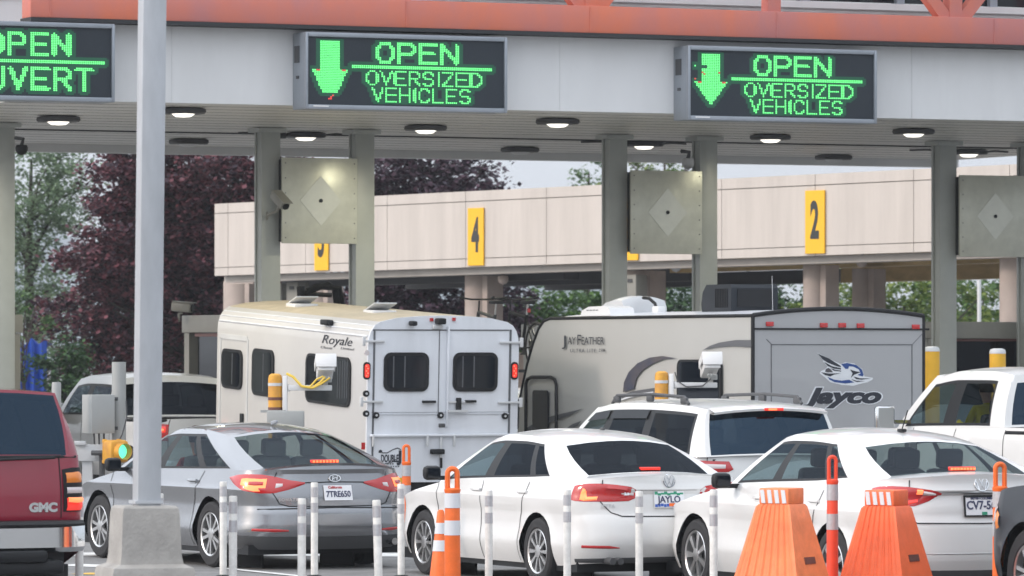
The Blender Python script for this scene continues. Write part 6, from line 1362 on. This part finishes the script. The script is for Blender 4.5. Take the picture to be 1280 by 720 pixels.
# ---------------------------------------------------------------- plate reader cameras
def plate_reader(px, s, ybol, cabx, label, cab, col):
    t = thing('plate_reader', label, 'camera', base(px, F/s), 0, 'plate reading cameras on yellow posts'); zt = CH + (HY - ybol)/s
    b = MB(); b.lathe([(0.084, 0.0), (0.084, zt - 0.06), (0.075, zt - 0.02), (0.045, zt), (0, zt)], 20); b.build('bollard', M['cab_yellow'], t)
    b = MB(); b.box((0.12, -0.03, zt - 0.24), (0.055, 0.10, 0.42), bev=0.008); b.box((0.15, -0.02, zt - 0.17), (0.06, 0.05, 0.09)); b.build('bracket', M['white_plastic'], t, 30)
    za = zt - 0.17; b = MB(); b.box((0.42, -0.04, za), (0.52, 0.09, 0.065), bev=0.008); b.build('arm', M['ltgrey'], t, 30)
    b = MB(); b.M = Matrix.Translation((0.60, 0.0, za + 0.27)) @ Matrix.Rotation(R(5), 4, 'Z') @ Matrix.Rotation(R(-18), 4, 'X')
    b.box((0, 0.08, -0.02), (0.19, 0.46, 0.16), bev=0.02); b.box((0, -0.155, -0.06), (0.20, 0.03, 0.11), bev=0.008); hs = b.build('housing', M['white_plastic'], t, 30)
    b2 = MB(); b2.M = b.M; b2.box((0, -0.01, 0.075), (0.245, 0.38, 0.018), bev=0.008); b2.box((0, -0.195, 0.0), (0.245, 0.016, 0.165), bev=0.006); b2.box((0.118, -0.01, 0.03), (0.012, 0.38, 0.10)); b2.box((-0.118, -0.01, 0.03), (0.012, 0.38, 0.10)); b2.build('sun_hood', M['white_plastic'], hs, 30)
    b = MB(); b.box((0.60, -0.02, za + 0.09), (0.06, 0.06, 0.12)); b.box((0.63, -0.10, za + 0.10), (0.10, 0.05, 0.07), bev=0.01)
    for k in range(3): b.cyl((0.57 + 0.04*k, -0.15, za + 0.11), (0.57 + 0.04*k, -0.10, za + 0.13), 0.014, seg=8)
    b.build('mount', M['grey_box'], t, 30)
    b = MB()
    if col:
        b.tube([(0.14, -0.06, za + 0.17), (0.22, -0.09, za + 0.13), (0.32, -0.11, za + 0.02), (0.45, -0.11, za + 0.0), (0.55, -0.13, za + 0.07), (0.60, -0.15, za + 0.13)], 0.017, 6); b.tube([(0.42, -0.11, za + 0.01), (0.50, -0.13, za + 0.10), (0.58, -0.15, za + 0.14)], 0.012, 6); b.tube([(0.46, -0.12, za + 0.0), (0.56, -0.14, za + 0.05), (0.66, -0.15, za + 0.12)], 0.012, 6)
    else: b.tube([(0.16, -0.07, za + 0.16), (0.19, -0.09, za + 0.05), (0.30, -0.10, za - 0.02), (0.50, -0.10, za - 0.01), (0.60, -0.14, za + 0.08)], 0.008, 6)
    b.build('cable', M['cable_y'] if col else M['darkgrey'], t)
    b = MB(); b.box((0.0, -0.02, 0.1), (0.42, 0.42, 0.2), bev=0.02)
    b.build('footing', M['concrete'], t, 30)
    for z in (zt - 0.13, zt - 0.30, zt - 0.42): b = MB(); b.lathe([(0.0855, z - 0.018), (0.087, z - 0.018), (0.087, z + 0.018), (0.0855, z + 0.018)], 20); b.build('strap', M['brown'] if z < zt - 0.2 else M['ltgrey'], t)
    if cab:
        b = MB(); b.box((0.13, -0.10, zt - 0.545), (0.44, 0.20, 0.20), bev=0.01); b.box((-0.02, -0.06, zt - 0.45), (0.30, 0.12, 0.03)); b.build('junction_box', M['grey_box'], t, 30)
plate_reader(344, 104.5, 467, 0, 'white plate camera on a yellow post with yellow cables before the horse trailer', True, True)
plate_reader(827, 102, 464, 0, 'white plate camera on a yellow post before the caravan side window', False, False)
# ---------------------------------------------------------------- lane equipment at left
t = thing('control_cabinet', 'grey steel control cabinet clamped to a thick grey post left of the tall pole', 'cabinet', base(123, F/105))
b = MB(); b.box((0, 0, 1.44), (0.30, 0.30, 0.46), rz=R(27), bev=0.008); b.build('cabinet', M['grey_box'], t, 30)
b = MB(); b.cyl((0.235, 0.12, 0), (0.235, 0.12, 2.06), 0.085, seg=20); b.build('post', M['grey_box'], t)
b = MB(); b.box((0.17, 0.06, 1.62), (0.12, 0.05, 0.04)); b.box((0.17, 0.06, 1.27), (0.12, 0.05, 0.04)); b.build('clamp', M['darkgrey'], t, 0)
b = MB(); b.tube([(0.33, 0.0, 1.60), (0.34, -0.02, 1.4), (0.29, -0.06, 1.2), (0.20, -0.08, 1.02)], 0.009, 6)
for k in range(3): b.tube([(-0.05 + 0.06*k, -0.05, 1.22), (-0.04 + 0.055*k, -0.05, 1.02)], 0.012, 6)
b.build('cable', M['darkgrey'], t)
b = MB(); b.box((-0.13, 0.0, 0.98), (0.60, 0.16, 0.20), bev=0.008); b.box((-0.21, -0.09, 1.095), (0.14, 0.08, 0.05), bev=0.006); b.box((0.02, -0.10, 0.97), (0.12, 0.04, 0.10), bev=0.01); b.box((-0.13, 0.02, 0.44), (0.12, 0.12, 0.88)); b.build('crossbeam', M['ltgrey'], t, 30)
t2 = thing('traffic_signal', 'yellow single lens traffic signal showing green, left of the tall pole', 'traffic light', base(146, F/105.3))
q = Matrix.Translation((0, -0.08, 1.0)) @ Matrix.Rotation(R(38), 4, 'Z')
b = MB(); b.M = q; b.box((0, 0.02, 0), (0.27, 0.22, 0.27), bev=0.05)
for sx in (-1, 1):
    for sz in (-1, 1): b.box((sx*0.10, 0.10, sz*0.12), (0.05, 0.05, 0.05), bev=0.012)
b.build('housing', M['cab_yellow'], t2, 30)
b = MB(); b.M = q @ Matrix.Translation((0, -0.092, 0)) @ Matrix.Rotation(R(90), 4, 'X'); b.lathe([(0.0, 0.022), (0.05, 0.018), (0.088, 0.0)], 24); b.build('lens', M['green_lit'], t2)
b = MB(); b.M = q @ Matrix.Translation((0, -0.09, 0)) @ Matrix.Rotation(R(90), 4, 'X'); b.lathe([(0.093, 0.0), (0.093, 0.10), (0.099, 0.10), (0.099, 0.0)], 24); b.build('visor', M['cab_yellow'], t2)
b = MB(); b.tube([(-0.30, 0.0, 0.98), (-0.08, -0.03, 0.98)], 0.03, 8); b.cyl((-0.18, 0.05, 0), (-0.18, 0.05, 0.95), 0.035, seg=10); b.build('stem', M['darkgrey'], t2)
t3 = tag(MB().build('x', M['grey_box']), None); bpy.data.objects.remove(t3)
b = MB(); b.lathe([(0.056, 0), (0.056, 1.80), (0.05, 1.82), (0, 1.82)], 18); o = b.build('steel_post', M['grey_box']); o.location = base(70.5, F/105.5); tag(o, 'thin grey steel post before the driver window of the left pickup', 'post')
# ---------------------------------------------------------------- bollards
def bollard(px, py, D, r, label):
    h = CH + (HY - py)*D/F; t = thing('bollard', label, 'bollard', base(px, D), 0, 'yellow bollards'); b = MB(); b.lathe([(r, 0), (r, h - 0.06)], 24); b.build('post', M['bollard'], t)
    b = MB(); b.lathe([(r*1.02, h - 0.07), (r*1.02, h - 0.05), (r*0.9, h - 0.015), (r*0.5, h), (0, h)], 24); b.build('cap', M['ltgrey'], t)
bollard(1164.5, 433, 72, 0.112, 'thick yellow bollard with pale cap right of the grey caravan'); bollard(1247, 435.5, 69, 0.108, 'yellow bollard with pale cap behind the right pickup roof')
t = thing('bollard', 'short thin yellow bollard beside the thick one right of the caravan', 'bollard', base(1150, 70), 0, 'yellow bollards'); b = MB(); b.lathe([(0.045, 0), (0.045, 1.82), (0.03, 1.85), (0, 1.85)], 16); b.build('post', M['bollard'], t)
# ---------------------------------------------------------------- security cameras
def bullet(loc, yaw, pitch, L, r, m, label, brk, nm='security_camera'):
    t = thing(nm, label, 'security camera', loc, 0, 'security cameras'); q = Matrix.Rotation(yaw, 4, 'Z') @ Matrix.Rotation(pitch, 4, 'Y')
    b = MB(); b.M = q; b.box((0, 0, 0), (L, r*2, r*1.7), bev=r*0.35); b.box((0.03, 0, r*0.95), (L*1.05, r*2.15, 0.012)); b.build('housing', m, t, 30)
    b = MB(); b.M = q; b.cyl((L/2 - 0.01, 0, 0), (L/2 + 0.012, 0, 0), r*0.7, seg=14); b.build('lens', M['black'], t)
    b = MB(); b.tube([(0, 0, -r)] + brk, 0.022, 8); b.cyl(Vector(brk[-1]) + Vector((-0.01, 0, 0)), Vector(brk[-1]) + Vector((0.012, 0, 0)), 0.06, seg=12); b.build('bracket', m, t)
u = U(343, -0.45); D_ = DY(u, -0.45)
bullet(P(350, 250, D_ - 0.1), R(-55), R(32), 0.36, 0.075, M['booth'], 'grey bullet camera on the column left of a steel plate', [(-0.05, 0.05, -0.16), (-0.16, 0.16, -0.20), (-0.20, 0.30, -0.22)])
bullet(P(228, 384, 78.5), R(-20), R(5), 0.32, 0.085, M['booth'], 'pale camera on the booth roof left of the horse trailer', [(-0.05, 0, -0.10), (-0.05, 0, -0.16)])
def dome(loc, r, m, label):
    t = thing('dome_camera', label, 'security camera', loc, 0, 'security cameras'); b = MB(); b.lathe([(0, -r*1.3), (r*0.6, -r*1.1), (r*0.95, -r*0.6), (r, 0.0), (r*0.8, r*0.35), (0, r*0.4)], 18); b.build('dome', m, t)
    b = MB(); b.tube([(0, 0, r*0.3), (0.02, 0.03, r*1.3), (-0.10, 0.10, r*1.5)], r*0.3, 8); b.build('bracket', M['darkgrey'], t)
dome(P(27, 184, 73.6), 0.09, M['black'], 'black dome camera on the column at the left frame edge'); dome(P(860, 201, 78.4), 0.10, M['ltgrey'], 'grey dome camera left of the column behind the dark air conditioner')
dome(P(629, 347, 105.5), 0.11, M['pier'], 'small camera hanging under the pale wall near the number 4'); dome(P(845, 331, 101.5), 0.11, M['ltgrey'], 'small camera hanging under the pale wall near the white roof vents'); dome(P(1077, 325, 97.5), 0.11, M['pier'], 'small camera hanging under the pale wall right of the number 2')
# black hose bundle on the booth roof behind the horse trailer
b = MB()
for k in range(3): b.tube([P(378 + 3*k, 372 - 4*k, 78), P(392 + 2*k, 362 - 2*k, 78), P(410, 355 + 2*k, 78), P(418 + 3*k, 360, 78), P(421 + 4*k, 384, 78.2), P(421 + 4*k, 410, 78.2)], 0.045, 8)
b.tube([P(378, 367, 78), P(396, 368, 78), P(415, 369, 78)], 0.04, 6); b.tube([P(376, 358, 78), P(377, 380, 78), P(378, 412, 78)], 0.07, 6); o = b.build('hose_bundle', M['black']); tag(o, 'black hose bundle looped over the booth behind the horse trailer', 'hose')
# ---------------------------------------------------------------- people in the cars
def person(root, lx, ly, lz, shirt, label):
    bpy.context.view_layer.update(); V = [((0, 0, 0), .14), ((0.0, 0, 0.20), .13), ((-0.03, 0, 0.40), .15), ((-0.02, 0, 0.52), .07), ((0.0, 0, 0.60), .055), ((0.02, 0, 0.68), .088), ((0.02, 0, 0.76), .082),
        ((-0.02, 0.17, 0.46), .065), ((0.05, 0.25, 0.24), .05), ((0.30, 0.20, 0.28), .038), ((0.38, 0.18, 0.32), .034), ((-0.02, -0.17, 0.46), .065), ((0.05, -0.25, 0.24), .05), ((0.30, -0.20, 0.28), .038), ((0.38, -0.18, 0.32), .034),
        ((0.05, 0.10, -0.02), .10), ((0.42, 0.12, 0.05), .075), ((0.50, 0.12, -0.22), .055), ((0.05, -0.10, -0.02), .10), ((0.42, -0.12, 0.05), .075), ((0.50, -0.12, -0.22), .055), ((0.10, 0, 0.70), .03)]
    E = [(0, 1), (1, 2), (2, 3), (3, 4), (4, 5), (5, 6), (2, 7), (7, 8), (8, 9), (9, 10), (2, 11), (11, 12), (12, 13), (13, 14), (0, 15), (15, 16), (16, 17), (0, 18), (18, 19), (19, 20), (5, 21)]
    me = bpy.data.meshes.new('person'); me.from_pydata([v for v, r in V], E, []); o = bpy.data.objects.new('person', me); COL.objects.link(o)
    md = o.modifiers.new('skin', 'SKIN')
    if not me.skin_vertices: me.attributes  # layer is made with the modifier below
    bm = bmesh.new(); bm.from_mesh(me); ly_ = bm.verts.layers.skin.verify()
    for v in bm.verts: v[ly_].radius = (V[v.index][1], V[v.index][1]); v[ly_].use_root = (v.index == 0)
    bm.to_mesh(me); bm.free(); o.modifiers.new('sub', 'SUBSURF').levels = 1; o.modifiers['sub'].render_levels = 1
    dg = bpy.context.evaluated_depsgraph_get(); m2 = bpy.data.meshes.new_from_object(o.evaluated_get(dg)); o.modifiers.clear(); o.data = m2
    m2.materials.clear(); m2.materials.append(M['skin']); m2.materials.append(shirt)
    for p in m2.polygons: p.use_smooth = True; c = p.center; p.material_index = 0 if (c.z > 0.54 or c.x > 0.34 and c.z > 0.22) else 1
    o.location = root.matrix_world @ Vector((lx, ly, lz)); o.rotation_euler = (0, 0, root.rotation_euler.z); tag(o, label, 'person')
    b = MB(); rows = []
    for i in range(7):
        th = R(100)*i/6; rows.append([(0.0 + 0.098*math.sin(th)*math.cos(a)*1.05, 0.092*math.sin(th)*math.sin(a), 0.735 + 0.105*math.cos(th) - (0.05*math.sin(th) if math.cos(a) < 0.3 else -0.02*math.sin(th))) for a in [2*math.pi*k/16 for k in range(17)]])
    b.grid(rows, True); b.build('hair', M['hair'], o, 60)
    return o
person(silver_root, 0.08, 0.38, 0.57, M['shirt'], 'driver in a red shirt inside the silver grey sedan'); person(truck_root, 0.50, 0.42, 1.02, M['shirt_y'], 'driver in a yellow top inside the right pickup cab')
